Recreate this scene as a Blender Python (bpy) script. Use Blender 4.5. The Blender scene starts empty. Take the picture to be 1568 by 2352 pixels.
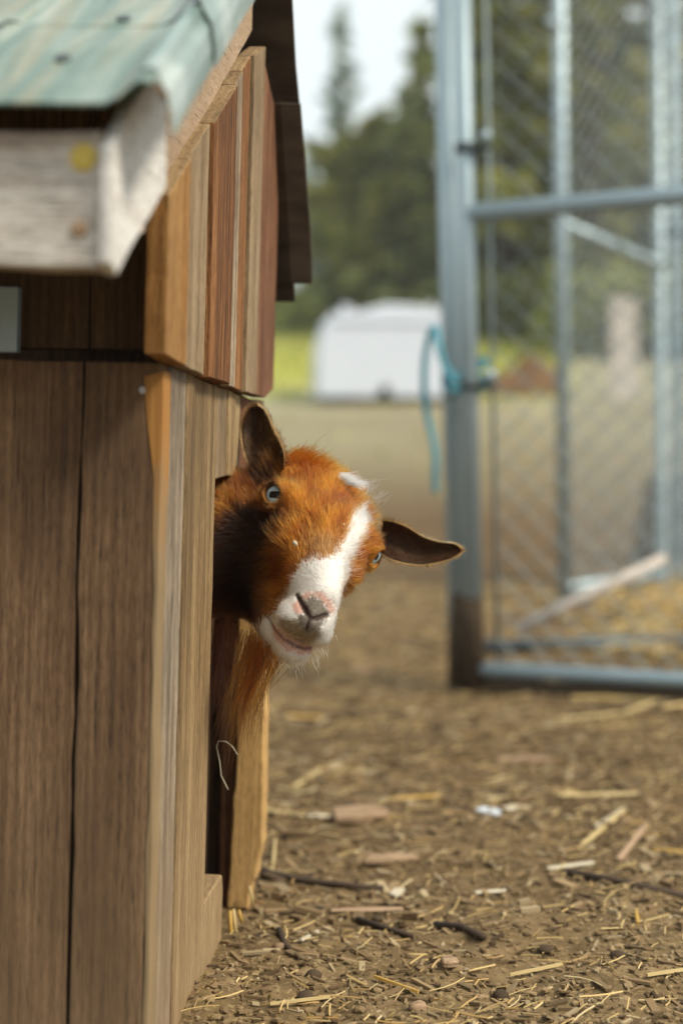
import bpy, bmesh, math, random
import numpy as np
from mathutils import Vector, Matrix, noise as mnoise

# ------------------------------------------------------------------ camera, light, exposure
scn = bpy.context.scene
COL = scn.collection
CAM_Z = 0.42
PITCH = math.radians(-1.158)
FPX = 50.0 / 36.0 * 2352.0            # focal length in pixels of the 1568x2352 photograph
cd = bpy.data.cameras.new('camera'); cam = bpy.data.objects.new('camera', cd); COL.objects.link(cam)
cam.location = (0, 0, CAM_Z); cam.rotation_euler = (math.radians(90) + PITCH, 0, 0)
cd.sensor_fit = 'VERTICAL'; cd.sensor_height = 36.0; cd.sensor_width = 24.0; cd.lens = 50.0
cd.clip_start = 0.05; cd.clip_end = 2000.0
cd.dof.use_dof = True; cd.dof.focus_distance = 1.165; cd.dof.aperture_fstop = 2.8; cd.dof.aperture_blades = 0
scn.camera = cam

SUN_EL, SUN_AZ = math.radians(47), math.radians(118)     # azimuth clockwise from +Y (north)
w = bpy.data.worlds.new('World'); scn.world = w; w.use_nodes = True
nt = w.node_tree; nt.nodes.clear()
wo = nt.nodes.new('ShaderNodeOutputWorld'); bg = nt.nodes.new('ShaderNodeBackground')
sky = nt.nodes.new('ShaderNodeTexSky'); sky.sky_type = 'NISHITA'; sky.sun_disc = False
sky.sun_elevation = SUN_EL; sky.sun_rotation = SUN_AZ; sky.air_density = 1.0; sky.dust_density = 2.0; sky.altitude = 100
tc = nt.nodes.new('ShaderNodeTexCoord')
cl = nt.nodes.new('ShaderNodeTexNoise'); cl.inputs['Scale'].default_value = 2.2; cl.inputs['Detail'].default_value = 5
cr = nt.nodes.new('ShaderNodeMapRange'); cr.inputs['From Min'].default_value = .3; cr.inputs['From Max'].default_value = .7
cr.inputs['To Min'].default_value = .88; cr.inputs['To Max'].default_value = .97
mx = nt.nodes.new('ShaderNodeMix'); mx.data_type = 'RGBA'
mx.inputs[7].default_value = (8.7, 9.5, 9.6, 1)          # even high cloud over the blue
nt.links.new(tc.outputs['Generated'], cl.inputs['Vector']); nt.links.new(cl.outputs['Fac'], cr.inputs['Value'])
nt.links.new(cr.outputs[0], mx.inputs[0]); nt.links.new(sky.outputs[0], mx.inputs[6])
nt.links.new(mx.outputs[2], bg.inputs['Color']); bg.inputs['Strength'].default_value = 0.09
nt.links.new(bg.outputs[0], wo.inputs['Surface'])

sd = bpy.data.lights.new('sun', 'SUN'); sd.energy = 3.8; sd.angle = math.radians(14); sd.color = (1.0, .90, .74)
sun = bpy.data.objects.new('sun', sd); COL.objects.link(sun)
sdir = Vector((math.sin(SUN_AZ) * math.cos(SUN_EL), math.cos(SUN_AZ) * math.cos(SUN_EL), math.sin(SUN_EL)))
sun.rotation_euler = sdir.to_track_quat('Z', 'Y').to_euler(); sun.location = (3, -3, 6)

scn.view_settings.view_transform = 'Standard'; scn.view_settings.look = 'None'
scn.view_settings.gamma = 1.0; scn.view_settings.use_curve_mapping = False
scn.view_settings.exposure = 0.42
scn.render.engine = 'CYCLES'
scn.cycles.use_denoising = True
scn.cycles.max_bounces = 6; scn.cycles.transparent_max_bounces = 12
scn.cycles.use_adaptive_sampling = False

# ------------------------------------------------------------------ helpers
rng = random.Random(7); nr = np.random.default_rng(7)
CR = np.array([1.0, 0, 0]); CU = np.array([0, -math.sin(PITCH), math.cos(PITCH)]); CF = np.array([0, math.cos(PITCH), math.sin(PITCH)])
def ray(px, py):
    return CF + CR * ((px - 784) / FPX) + CU * (-(py - 1176) / FPX)
def at(px, py, y):
    """world point seen at photo pixel (px, py) at world depth y"""
    d = ray(px, py); return Vector((d * (y / d[1])).tolist()) + Vector((0, 0, CAM_Z))
def terrain(x, y):
    t = max(0.0, min(y, 33.5) - 6.0); z = 0.18 * t * t / (t + 5.0)
    return z + max(0., y - 33.5) * .02
def ground_at(px, py):
    """world point where the pixel's ray meets the ground"""
    d = ray(px, py); lo = None; s = 0.3
    while s < 80:
        p = d * s; z = CAM_Z + p[2]
        if z <= terrain(p[0], p[1]): return Vector((p[0], p[1], terrain(p[0], p[1])))
        s *= 1.004
    p = d * s; return Vector((p[0], p[1], terrain(p[0], p[1])))

def link(o, parent=None):
    COL.objects.link(o)
    if parent is not None: o.parent = parent
    return o
def tag(o, label=None, cat=None, group=None, kind=None):
    if label: o['label'] = label
    if cat: o['category'] = cat
    if group: o['group'] = group
    if kind: o['kind'] = kind
    return o
def empty(name, loc=(0, 0, 0), rot=(0, 0, 0)):
    o = bpy.data.objects.new(name, None); o.location = loc; o.rotation_euler = rot; o.empty_display_size = .1
    return link(o)
def mesh_obj(name, verts, faces, mat, parent=None, smooth=False):
    me = bpy.data.meshes.new(name); me.from_pydata([tuple(v) for v in verts], [], [tuple(f) for f in faces]); me.update()
    if smooth: me.polygons.foreach_set('use_smooth', [True] * len(me.polygons))
    if mat is not None: me.materials.append(mat)
    return link(bpy.data.objects.new(name, me), parent)
def bm_obj(name, bm, mat, parent=None, smooth=False):
    bmesh.ops.recalc_face_normals(bm, faces=bm.faces)
    me = bpy.data.meshes.new(name); bm.to_mesh(me); bm.free()
    if smooth: me.polygons.foreach_set('use_smooth', [True] * len(me.polygons))
    if mat is not None: me.materials.append(mat)
    return link(bpy.data.objects.new(name, me), parent)
class MB:
    def __init__(s): s.v = []; s.f = []
    def box(s, lo, hi):
        b = len(s.v); (x0, y0, z0), (x1, y1, z1) = lo, hi
        s.v += [(x0,y0,z0),(x1,y0,z0),(x1,y1,z0),(x0,y1,z0),(x0,y0,z1),(x1,y0,z1),(x1,y1,z1),(x0,y1,z1)]
        s.f += [tuple(b+i for i in q) for q in ((3,2,1,0),(4,5,6,7),(0,1,5,4),(1,2,6,5),(2,3,7,6),(3,0,4,7))]
    def hexa(s, c):
        """8 corners: bottom ring then top ring"""
        b = len(s.v); s.v += [tuple(p) for p in c]
        s.f += [tuple(b+i for i in q) for q in ((3,2,1,0),(4,5,6,7),(0,1,5,4),(1,2,6,5),(2,3,7,6),(3,0,4,7))]
    def tube(s, pts, r, n=8, caps=True):
        pts = [Vector(p) for p in pts]; rr = r if isinstance(r, (list, tuple)) else [r] * len(pts)
        b = len(s.v); ref = None
        for i, p in enumerate(pts):
            t = (pts[min(i+1, len(pts)-1)] - pts[max(i-1, 0)]).normalized()
            if ref is None:
                ref = t.cross(Vector((0, 0, 1)) if abs(t.z) < .9 else Vector((1, 0, 0))).normalized()
            ref = (ref - t * ref.dot(t)).normalized(); q = t.cross(ref)
            for k in range(n):
                a = 2 * math.pi * k / n
                s.v.append(tuple(p + (ref * math.cos(a) + q * math.sin(a)) * rr[i]))
        for i in range(len(pts) - 1):
            for k in range(n):
                s.f.append((b+i*n+k, b+i*n+(k+1) % n, b+(i+1)*n+(k+1) % n, b+(i+1)*n+k))
        if caps:
            s.f.append(tuple(b+k for k in reversed(range(n)))); e = b + (len(pts)-1)*n; s.f.append(tuple(e+k for k in range(n)))
    def build(s, name, mat, parent=None, smooth=False):
        return mesh_obj(name, s.v, s.f, mat, parent, smooth)

class N:
    """tiny node-tree writer"""
    def __init__(s, name):
        s.m = bpy.data.materials.new(name); s.m.use_nodes = True; s.t = s.m.node_tree; s.t.nodes.clear()
        s.out = s.t.nodes.new('ShaderNodeOutputMaterial')
    def n(s, typ, ins=None, **kw):
        o = s.t.nodes.new(typ)
        for k, v in kw.items(): setattr(o, k, v)
        for k, v in (ins or {}).items():
            if isinstance(v, bpy.types.NodeSocket): s.t.links.new(v, o.inputs[k])
            else: o.inputs[k].default_value = v
        return o
    def ramp(s, fac, stops, interp='LINEAR'):
        o = s.t.nodes.new('ShaderNodeValToRGB'); o.color_ramp.interpolation = interp
        e = o.color_ramp.elements
        while len(e) < len(stops): e.new(.5)
        for i, (p, c) in enumerate(stops):
            e[i].position = p; e[i].color = (c[0], c[1], c[2], 1) if not isinstance(c, float) else (c, c, c, 1)
        s.t.links.new(fac, o.inputs[0]); return o.outputs[0]
    def mix(s, fac, a, b, mode='MIX'):
        o = s.t.nodes.new('ShaderNodeMix'); o.data_type = 'RGBA'; o.blend_type = mode
        for i, v in ((0, fac), (6, a), (7, b)):
            if isinstance(v, bpy.types.NodeSocket): s.t.links.new(v, o.inputs[i])
            elif i == 0: o.inputs[0].default_value = v
            else: o.inputs[i].default_value = (v[0], v[1], v[2], 1)
        return o.outputs[2]
    def math(s, op, a, b=0.0, c=None, clamp=False):
        o = s.t.nodes.new('ShaderNodeMath'); o.operation = op; o.use_clamp = clamp
        for i, v in enumerate((a, b) if c is None else (a, b, c)):
            if isinstance(v, bpy.types.NodeSocket): s.t.links.new(v, o.inputs[i])
            else: o.inputs[i].default_value = v
        return o.outputs[0]
    def coords(s, scale, rand=True, kind='Object'):
        tcn = s.n('ShaderNodeTexCoord'); v = tcn.outputs[kind]
        if rand:
            oi = s.n('ShaderNodeObjectInfo')
            k = s.n('ShaderNodeVectorMath', {0: v, 1: s.n('ShaderNodeCombineXYZ', {0: s.math('MULTIPLY', oi.outputs['Random'], 37.), 1: s.math('MULTIPLY', oi.outputs['Random'], 91.), 2: s.math('MULTIPLY', oi.outputs['Random'], 17.)}).outputs[0]}, operation='ADD'); v = k.outputs[0]
        mp = s.n('ShaderNodeMapping', {'Vector': v, 'Scale': scale}); return mp.outputs[0]
    def noise(s, vec, scale, detail=4., rough=.55, dist=0.):
        return s.n('ShaderNodeTexNoise', {'Vector': vec, 'Scale': scale, 'Detail': detail, 'Roughness': rough, 'Distortion': dist}).outputs['Fac']
    def bsdf(s, col, rough=.8, spec=.3, bump=None, bstr=.4, bdist=.002, metal=0., **kw):
        ins = {'Base Color': col if isinstance(col, bpy.types.NodeSocket) else (col[0], col[1], col[2], 1), 'Roughness': rough, 'Specular IOR Level': spec, 'Metallic': metal}
        ins.update(kw)
        b = s.n('ShaderNodeBsdfPrincipled', ins)
        if bump is not None:
            bp = s.n('ShaderNodeBump', {'Height': bump, 'Strength': bstr, 'Distance': bdist}); s.t.links.new(bp.outputs[0], b.inputs['Normal'])
        s.t.links.new(b.outputs[0], s.out.inputs['Surface']); return b
GP = dict(yaw=18.8, pitch=5.5, roll=-30.9, nfur=90000, near=15000, nlock=44, hr=.00020)
SH = dict(roll=1.6)
# ------------------------------------------------------------------ materials
def wood(name, dark, mid, light, grain='z', rel=.6, fine=1.0, dust=0.0, contrast=1.0, knots=.5, rough=.82, rings=.5, streak=.55):
    m = N(name); sc_ = {'z': (95, 95, 3.6), 'x': (3.6, 95, 95), 'y': (95, 3.6, 95)}[grain]
    v = m.coords(sc_); g1 = m.noise(v, 2.2 * fine, 6, .62, .35)
    v2 = m.coords(tuple(q * .18 for q in sc_)); g2 = m.noise(v2, 1.6, 3, .5, 1.2)
    v3 = m.coords(tuple(q * 2.6 for q in sc_)); g3 = m.noise(v3, 2.0 * fine, 3, .6)
    wv = m.n('ShaderNodeTexWave', {'Vector': v2, 'Scale': 2.4, 'Distortion': 5.5, 'Detail': 3, 'Detail Scale': 1.2}, wave_type='BANDS', bands_direction='X').outputs['Fac']
    f = m.math('ADD', m.math('MULTIPLY', g1, streak), m.math('ADD', m.math('MULTIPLY', g2, .85 - streak), m.math('MULTIPLY', wv, .22 * rings)))
    f = m.math('ADD', m.math('MULTIPLY', m.math('SUBTRACT', f, .48), 1.5 * contrast), .5, clamp=True)
    c = m.ramp(f, [(.12, dark), (.48, mid), (.86, light)])
    cr_ = m.n('ShaderNodeMapRange', {'Value': g3, 'From Min': .30, 'From Max': .40}).outputs[0]      # dark hairline checks
    c = m.mix(m.math('MULTIPLY', m.math('SUBTRACT', 1., cr_), .8), c, tuple(q * .3 for q in dark))
    spk = m.noise(m.coords(tuple(q * (4.0 if q > 20 else 14.) for q in sc_)), 1.8, 4, .75)
    c = m.mix(1., c, m.ramp(spk, [(.30, (.45, .42, .38)), (.52, (1., 1., 1.)), (.72, (1.28, 1.26, 1.22))]), 'MULTIPLY')                     # pores and fibres
    vb = m.coords((9, 9, 4)); bl = m.n('ShaderNodeMapRange', {'Value': m.noise(vb, 1.4, 4, .6), 'From Min': .46, 'From Max': .68}).outputs[0]
    c = m.mix(m.math('MULTIPLY', bl, .62), c, tuple((d + .6 * q) * .5 for d, q in zip(dark, mid)))                            # old weather stains
    if knots:
        vo = m.n('ShaderNodeTexVoronoi', {'Vector': m.coords({'z': (14, 14, 5), 'x': (5, 14, 14), 'y': (14, 5, 14)}[grain]), 'Scale': .8}).outputs['Distance']
        kn = m.n('ShaderNodeMapRange', {'Value': vo, 'From Min': .07, 'From Max': .02}).outputs[0]
        c = m.mix(m.math('MULTIPLY', kn, knots), c, tuple(q * .5 for q in dark))
    if dust:
        tz = m.n('ShaderNodeSeparateXYZ', {0: m.n('ShaderNodeTexCoord').outputs['Object']}).outputs[2]
        sp = m.noise(m.coords((1, 1, 1)), 60, 5, .7)
        dz = m.n('ShaderNodeMapRange', {'Value': m.math('ADD', tz, m.math('MULTIPLY', sp, .22)), 'From Min': .38, 'From Max': .10}).outputs[0]
        c = m.mix(m.math('MULTIPLY', dz, dust), c, m.mix(sp, (.20, .125, .06), (.36, .25, .14)))
    hgt = m.math('ADD', m.math('MULTIPLY', g1, .6), m.math('ADD', m.math('MULTIPLY', g3, .3), m.math('MULTIPLY', m.math('ADD', cr_, m.math('MULTIPLY', spk, .6)), .5)))
    m.bsdf(c, rough, .25, hgt, rel, .0022); return m.m
W_FRONT = wood('weathered_siding', (.034, .018, .010), (.135, .078, .041), (.24, .155, .088), dust=.25, streak=.26)
W_GABLE = wood('grey_tan_plank', (.062, .038, .018), (.245, .162, .078), (.42, .31, .17), dust=.6, contrast=1.35, fine=1.3)
W_STRIP = wood('blackened_plank', (.045, .036, .028), (.16, .125, .09), (.42, .34, .25), dust=.6, contrast=1.4)
W_ORANGE = wood('orange_plank', (.12, .050, .013), (.28, .135, .036), (.38, .24, .10), knots=.3, contrast=1.2)
def edge_mat():
    m = N('worn_board_edge'); tz = m.n('ShaderNodeSeparateXYZ', {0: m.n('ShaderNodeTexCoord').outputs['Object']}).outputs[2]
    g = m.noise(m.coords((95, 95, 4), False), 2.2, 5, .6); b = m.noise(m.coords((30, 30, 12), False), 1.5, 4, .6)
    f = m.n('ShaderNodeMapRange', {'Value': m.math('ADD', tz, m.math('MULTIPLY', m.math('SUBTRACT', b, .5), .22)), 'From Min': .36, 'From Max': .46}).outputs[0]
    c = m.mix(f, m.mix(g, (.13, .088, .045), (.33, .235, .13)), m.mix(g, (.20, .082, .02), (.42, .215, .06)))
    m.bsdf(c, .8, .25, g, .6, .002); return m.m
W_EDGE = edge_mat()
W_GREY = wood('grey_plank', (.09, .058, .032), (.25, .175, .10), (.38, .29, .19), knots=.3)
W_BROWN = wood('dark_brown_plank', (.038, .015, .007), (.19, .078, .025), (.40, .20, .075), contrast=1.5, rel=.9, fine=1.2)
W_GRAIN = wood('silvered_plank', (.045, .026, .017), (.20, .125, .072), (.36, .29, .205), contrast=1.7, rel=1., fine=1.3, rings=1.2)
W_RED = wood('red_brown_plank', (.05, .02, .011), (.17, .072, .034), (.29, .15, .08), contrast=1.2)
W_PALE = wood('pale_fascia_wood', (.19, .14, .105), (.42, .365, .31), (.60, .565, .52), grain='x', knots=.8, rings=.9, contrast=1.4)
W_RAKE = wood('pale_rake_wood', (.50, .47, .43), (.63, .62, .60), (.70, .70, .69), grain='y', knots=.2)
W_RAKE2 = wood('rake_wood', (.24, .155, .095), (.40, .29, .195), (.50, .42, .32), grain='y', knots=.0, contrast=.45)
W_END = wood('sawn_end_wood', (.11, .072, .035), (.245, .165, .082), (.36, .26, .15), grain='y', knots=.0)
W_JAMB = wood('tan_jamb_wood', (.30, .165, .055), (.52, .315, .115), (.62, .41, .17), knots=.3, contrast=.7, dust=.2)
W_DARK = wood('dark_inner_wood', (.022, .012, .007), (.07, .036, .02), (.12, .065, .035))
W_EAVESHADE = wood('eave_shaded_wood', (.020, .012, .007), (.075, .043, .022), (.13, .08, .042), contrast=.8)
W_CHIP = wood('chip_wood', (.16, .10, .055), (.30, .20, .12), (.42, .31, .2), grain='x', knots=0)

def sheet_mat(name, a, b, c_, rough=.35):
    m = N(name); v = m.coords((16, 2.2, 2.2), False); n1 = m.noise(v, 2.2, 5, .6, .6); n2 = m.noise(m.coords((30, 2, 2), False), 1.6, 4, .6)
    c = m.ramp(n1, [(.32, a), (.50, b), (.68, c_)]); st = m.n('ShaderNodeMapRange', {'Value': n2, 'From Min': .5, 'From Max': .66}).outputs[0]
    c = m.mix(m.math('MULTIPLY', st, .65), c, (.27, .225, .13))
    n3 = m.noise(m.coords((1, 1, 1), False), 130, 4); c = m.mix(m.math('MULTIPLY', m.n('ShaderNodeMapRange', {'Value': n3, 'From Min': .55, 'From Max': .75}).outputs[0], .35), c, (.10, .09, .06))
    m.bsdf(c, rough, .5, n1, .15, .004); return m.m
M_SHEET = sheet_mat('green_roof_sheet', (.035, .085, .068), (.105, .165, .135), (.30, .35, .31))
M_FLANGE = sheet_mat('reflection_streaked_sheet', (.06, .13, .11), (.24, .31, .29), (.70, .74, .73), .18)  # pale streaks paint the gloss reflections into the sheet's colour
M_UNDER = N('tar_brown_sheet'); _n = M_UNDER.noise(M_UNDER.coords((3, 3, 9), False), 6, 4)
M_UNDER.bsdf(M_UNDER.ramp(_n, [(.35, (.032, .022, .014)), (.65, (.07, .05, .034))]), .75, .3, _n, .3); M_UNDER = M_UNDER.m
def metal(name, lo, hi, rough=.45, met=.35):
    m = N(name); n1 = m.noise(m.coords((1, 1, 1)), 30, 4, .6); n2 = m.noise(m.coords((1, 1, 1)), 6, 3)
    m.bsdf(m.mix(n2, lo, hi), m.math('ADD', m.math('MULTIPLY', n1, .25), rough - .1), .5, n1, .08, .001, metal=met); return m.m
M_GALV = metal('galvanised_steel', (.26, .35, .39), (.42, .50, .54))
M_GALVD = metal('dull_galvanised_wire', (.17, .21, .22), (.30, .35, .36), .55)
M_BAND = metal('dark_steel_band', (.05, .065, .07), (.10, .12, .13), .5, .6)
def plain(name, lo, hi, scale=20., rough=.8, spec=.3, bump=.2, bd=.003, **kw):
    m = N(name); n1 = m.noise(m.coords((1, 1, 1)), scale, 5, .6); m.bsdf(m.mix(n1, lo, hi), rough, spec, n1, bump, bd, **kw); return m.m
M_MUD = plain('dried_mud', (.030, .020, .012), (.085, .058, .034), 40, .9, .2, .5)
M_WHITE = plain('white_polyethylene', (.54, .58, .66), (.64, .68, .75), 3, .4, .4, .05)
M_BLUE = plain('blue_webbing', (.04, .20, .27), (.11, .34, .41), 60, .7)
M_PALEB = plain('bleached_board', (.38, .33, .29), (.52, .47, .42), 8, .8)
M_BARK = plain('bark', (.035, .024, .015), (.12, .08, .05), 25, .9, .2, .8, .01)
M_NAIL = plain('nail_head', (.25, .26, .27), (.45, .46, .47), 200, .4, .5)
M_YEL = plain('resin_spot', (.45, .33, .06), (.55, .42, .10), 80, .6)
M_REDP = plain('red_crayon', (.36, .05, .04), (.48, .10, .07), 300, .9)
def perisl(name, cols, rough=.8, spec=.25, trans=0.):
    m = N(name); g = m.n('ShaderNodeNewGeometry').outputs['Random Per Island']
    c = m.ramp(g, [(i / max(1, len(cols) - 1), q) for i, q in enumerate(cols)])
    b = m.bsdf(c, rough, spec)
    if trans:
        t = m.n('ShaderNodeBsdfTranslucent', {'Color': c}); mxs = m.n('ShaderNodeMixShader', {0: trans}); m.t.links.new(b.outputs[0], mxs.inputs[1]); m.t.links.new(t.outputs[0], mxs.inputs[2]); m.t.links.new(mxs.outputs[0], m.out.inputs['Surface'])
    return m.m
M_STRAW = perisl('straw', [(.22, .14, .05), (.38, .27, .10), (.54, .40, .17), (.34, .20, .06), (.48, .40, .22)], .55, .4)
M_CLOD = perisl('soil_clods', [(.07, .045, .022), (.16, .108, .054), (.26, .185, .10), (.11, .074, .036)], .95, .15)
M_CHIPS = perisl('chips', [(.05, .031, .015), (.16, .105, .052), (.26, .18, .095), (.10, .064, .03), (.38, .30, .18)], .85, .2)
M_TWIG = plain('twig_bark', (.028, .018, .011), (.075, .05, .032), 90, .85)
M_GRASS = perisl('grass_blades', [(.26, .29, .05), (.38, .40, .08), (.46, .45, .13), (.46, .42, .22)], .7, .25, .3)
# ------------------------------------------------------------------ terrain
def sgrid(lo, hi, flo, fhi, fine, grow):
    c = list(np.arange(flo, fhi + fine, fine)); st = fine
    while c[-1] < hi: st *= grow; c.append(c[-1] + st)
    st = fine
    while c[0] > lo: st *= grow; c.insert(0, c[0] - st)
    return c
gx = sgrid(-85, 85, -.32, .92, .0085, 1.22); gy = sgrid(-40, 105, 1.02, 3.1, .0085, 1.10)
def bumps(x, y):
    if y > 9 or y < -1 or abs(x) > 6: return 0.
    a = mnoise.noise(Vector((x * 3.1, y * 3.1, 0))) * .012 + mnoise.noise(Vector((x * 10, y * 10, 3))) * .011
    a += mnoise.noise(Vector((x * 34, y * 34, 7))) * .0045 + max(0, mnoise.noise(Vector((x * 80, y * 80, 5)))) * .0035
    return a
GVt = []
for y in gy:
    for x in gx: GVt.append((x, y, terrain(x, y) + bumps(x, y) + (mnoise.noise(Vector((x * .12, y * .12, 1))) * .15 * min(1, max(0, y - 12) / 20) if y > 12 else 0)))
nx_ = len(gx); GFt = [(j*nx_+i, j*nx_+i+1, (j+1)*nx_+i+1, (j+1)*nx_+i) for j in range(len(gy)-1) for i in range(nx_-1)]
m = N('soil_and_pasture'); tcn = m.n('ShaderNodeTexCoord').outputs['Object']; sx = m.n('ShaderNodeSeparateXYZ', {0: tcn})
n1 = m.noise(tcn, 2.3, 6, .6); n2 = m.noise(tcn, 26, 6, .65); n3 = m.noise(tcn, 160, 4, .6); n4 = m.noise(m.coords((.25, .12, 1), False), 1., 4)
dirt = m.ramp(m.math('ADD', m.math('MULTIPLY', n1, .45), m.math('MULTIPLY', n2, .55)), [(.34, (.048, .031, .014)), (.5, (.140, .095, .045)), (.66, (.27, .19, .10))])
dirt = m.mix(m.n('ShaderNodeMapRange', {'Value': n3, 'From Min': .52, 'From Max': .66}).outputs[0], dirt, m.mix(n1, (.33, .24, .13), (.20, .14, .07)))
olive = m.ramp(n4, [(.35, (.235, .205, .135)), (.65, (.30, .28, .18))]); green = m.ramp(n4, [(.3, (.40, .42, .06)), (.7, (.52, .52, .12))])
yy = m.math('ADD', sx.outputs[1], m.math('MULTIPLY', m.math('SUBTRACT', n4, .5), 5.))
dk_ = m.n('ShaderNodeMapRange', {'Value': m.math('ADD', sx.outputs[1], m.math('MULTIPLY', m.math('SUBTRACT', n1, .5), 1.6)), 'From Min': 1.15, 'From Max': 1.75}).outputs[0]
dirt = m.mix(dk_, dirt, m.mix(1., dirt, (.60, .555, .52), 'MULTIPLY'))                                            # dirt turns darker brown away from the house
c = m.mix(m.n('ShaderNodeMapRange', {'Value': yy, 'From Min': 9.0, 'From Max': 19.}).outputs[0], dirt, olive)
xr_ = m.n('ShaderNodeMapRange', {'Value': m.math('DIVIDE', sx.outputs[0], m.math('MAXIMUM', sx.outputs[1], 1.)), 'From Min': .17, 'From Max': .13}).outputs[0]
c = m.mix(m.math('MULTIPLY', xr_, m.n('ShaderNodeMapRange', {'Value': yy, 'From Min': 17.5, 'From Max': 21.5}).outputs[0]), c, green)
m.bsdf(c, .95, .15, m.math('ADD', n2, m.math('MULTIPLY', n3, .5)), .55, .006)
ground = mesh_obj('ground', GVt, GFt, m.m, None, True); tag(ground, kind='structure')
# ------------------------------------------------------------------ the little wooden goat house
A_ = math.radians(6.08); RO = math.radians(SH['roll'])
_R = np.array([[math.cos(RO), 0, math.sin(RO)], [0, 1, 0], [-math.sin(RO), 0, math.cos(RO)]]) @ np.array([[math.cos(A_), math.sin(A_), 0], [-math.sin(A_), math.cos(A_), 0], [0, 0, 1]])
ZS = .5088
SB = np.array(at(375, 820, 1.0)) - _R @ np.array([0, 0, ZS])          # corner of the house on the ground
def shed_pt(v, u, z): return _R @ np.array([v, u, z]) + SB
def _loc(px, py, ax, val):
    d = _R.T @ ray(px, py); o = _R.T @ (np.array([0, 0, CAM_Z]) - SB); t = (val - o[ax]) / d[ax]; return o + d * t
def G(px, py, v=0.):
    p = _loc(px, py, 0, v); return (p[1], p[2])                         # (u, z) on the gable plane
def Fp(px, py, u=0.):
    p = _loc(px, py, 1, u); return (p[0], p[2])                         # (v, z) on a plane facing the camera
house = empty('goat_house'); house.matrix_world = Matrix([[*_R[i], SB[i]] for i in range(3)] + [[0, 0, 0, 1]])
tag(house, 'small weathered plank goat house with green sheet roof beside the dirt yard', 'animal house')
def prism(name, poly, plane, d0, d1, mat, parent=house, jit=.0006, seg=.03, bev=.0016, cut=None):
    pts = []
    for i in range(len(poly)):
        a = Vector(poly[i]); b = Vector(poly[(i+1) % len(poly)]); L = (b - a).length; k = max(1, int(L / seg)); nrm = Vector((-(b-a).y, (b-a).x)) / max(L, 1e-6)
        for j in range(k):
            p = a.lerp(b, j / k)
            if j: p = p + nrm * (nr.normal(0, jit))
            pts.append(p)
    bm = bmesh.new(); f3 = (lambda p, d: (d, p.x, p.y)) if plane == 'v' else (lambda p, d: (p.x, d, p.y))
    v0 = [bm.verts.new(f3(p, d0)) for p in pts]; v1 = [bm.verts.new(f3(p, d1)) for p in pts]
    bm.faces.new(v0); bm.faces.new(v1[::-1])
    for i in range(len(pts)): bm.faces.new((v0[i], v0[(i+1) % len(pts)], v1[(i+1) % len(pts)], v1[i]))
    bmesh.ops.recalc_face_normals(bm, faces=bm.faces)
    if bev:
        eds = [e for f in bm.faces if len(f.verts) == len(pts) for e in f.edges] if len(pts) > 4 else list(bm.edges)
        bmesh.ops.bevel(bm, geom=list(set(eds)), offset=bev, segments=2, affect='EDGES', profile=.5)
    o = bm_obj(name, bm, mat, parent)
    if cut is not None:
        o.data.materials.append(cut)
        for p in o.data.polygons:
            if p.normal.z > .35: p.material_index = 1
    return o
# lower gable boards (facing the yard)
def gb(px0, px1, ytop, ybot, v0, v1, mat, lean=(0, 0), zb=None, name='gable_plank'):
    (u0, z0), (u1, z1) = G(px0, ytop[0], v1), G(px1, ytop[1], v1); (u2, z2), (u3, z3) = G(px1 + lean[1], ybot[1], v1), G(px0 + lean[0], ybot[0], v1)
    if zb is not None: z2 = z3 = zb
    return prism(name, [(u0, z0), (u1, z1), (u2, z2), (u3, z3)], 'v', v0, v1, mat)
u_a = .023; u_b = G(426, 1000)[0]; u_c = G(491, 1100)[0]; zt = ZS - .004
u_d, u_e, u_f, u_g = G(520, 950)[0], G(547, 950)[0], G(574, 950)[0], .437
ZD = G(493, 1102)[1]
prism('gable_plank', [(u_a, -.03), (u_b - .001, -.03), (u_b - .001, zt), (u_a, zt)], 'v', -.019, .0, W_STRIP)
prism('gable_plank', [(u_b + .001, -.03), (u_c, -.03), (u_c, ZD + .002), (u_c, zt - .002), (u_b + .001, zt)], 'v', -.019, .0015, W_GABLE)
prism('gable_plank', [(u_c + .001, ZD), (u_d, ZD + .003), (u_d, zt - .001), (u_c + .001, zt - .003)], 'v', -.019, .0005, W_GREY)
prism('gable_plank', [(u_d + .0015, ZD + .004), (u_e, ZD + .002), (u_e, zt - .004), (u_d + .0015, zt - .002)], 'v', -.019, .002, W_GABLE)
prism('gable_plank', [(u_e + .0015, ZD), (u_f, ZD), (u_f, zt - .003), (u_e + .0015, zt - .001)], 'v', -.019, .000, W_RED)
prism('gable_plank', [(u_f + .0015, ZD + .002), (u_g, ZD), (u_g, zt), (u_f + .0015, zt - .003)], 'v', -.019, .0012, W_GREY)
# far strip of wall beyond the doorway: its sawn edge faces us
JU = .405
jp = [(547, 1380), (607, 1380), (605, 1700), (602, 1940), (590, 1985), (587, 2018), (573, 2042), (569, 2088), (521, 2087), (529, 1950), (545, 1720)]
prism('door_jamb', [Fp(*p, JU) for p in jp], 'u', JU, .4365, W_JAMB, jit=.0005, seg=.012)
vj = Fp(547, 1500, JU)[0]
prism('gable_plank', [(vj - .016, -.02), (vj - .002, -.02), (vj - .002, ZD + .05), (vj - .016, ZD + .05)], 'u', JU + .012, .4355, W_RED)
prism('inner_plank', [(vj - .058, -.02), (vj - .030, -.02), (vj - .030, ZD + .06), (vj - .058, ZD + .06)], 'u', .41, .4355, W_FRONT)
# sill under the doorway
us = u_c + .001; ue = G(512, 2150)[0]; zsl = G(470, 2078)[1]
prism('door_sill', [(us, -.03), (ue, -.03), (ue + .002, zsl - .012), (ue - .004, zsl + .002), (us, zsl)], 'v', -.035, -.0015, W_GABLE)
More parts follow.
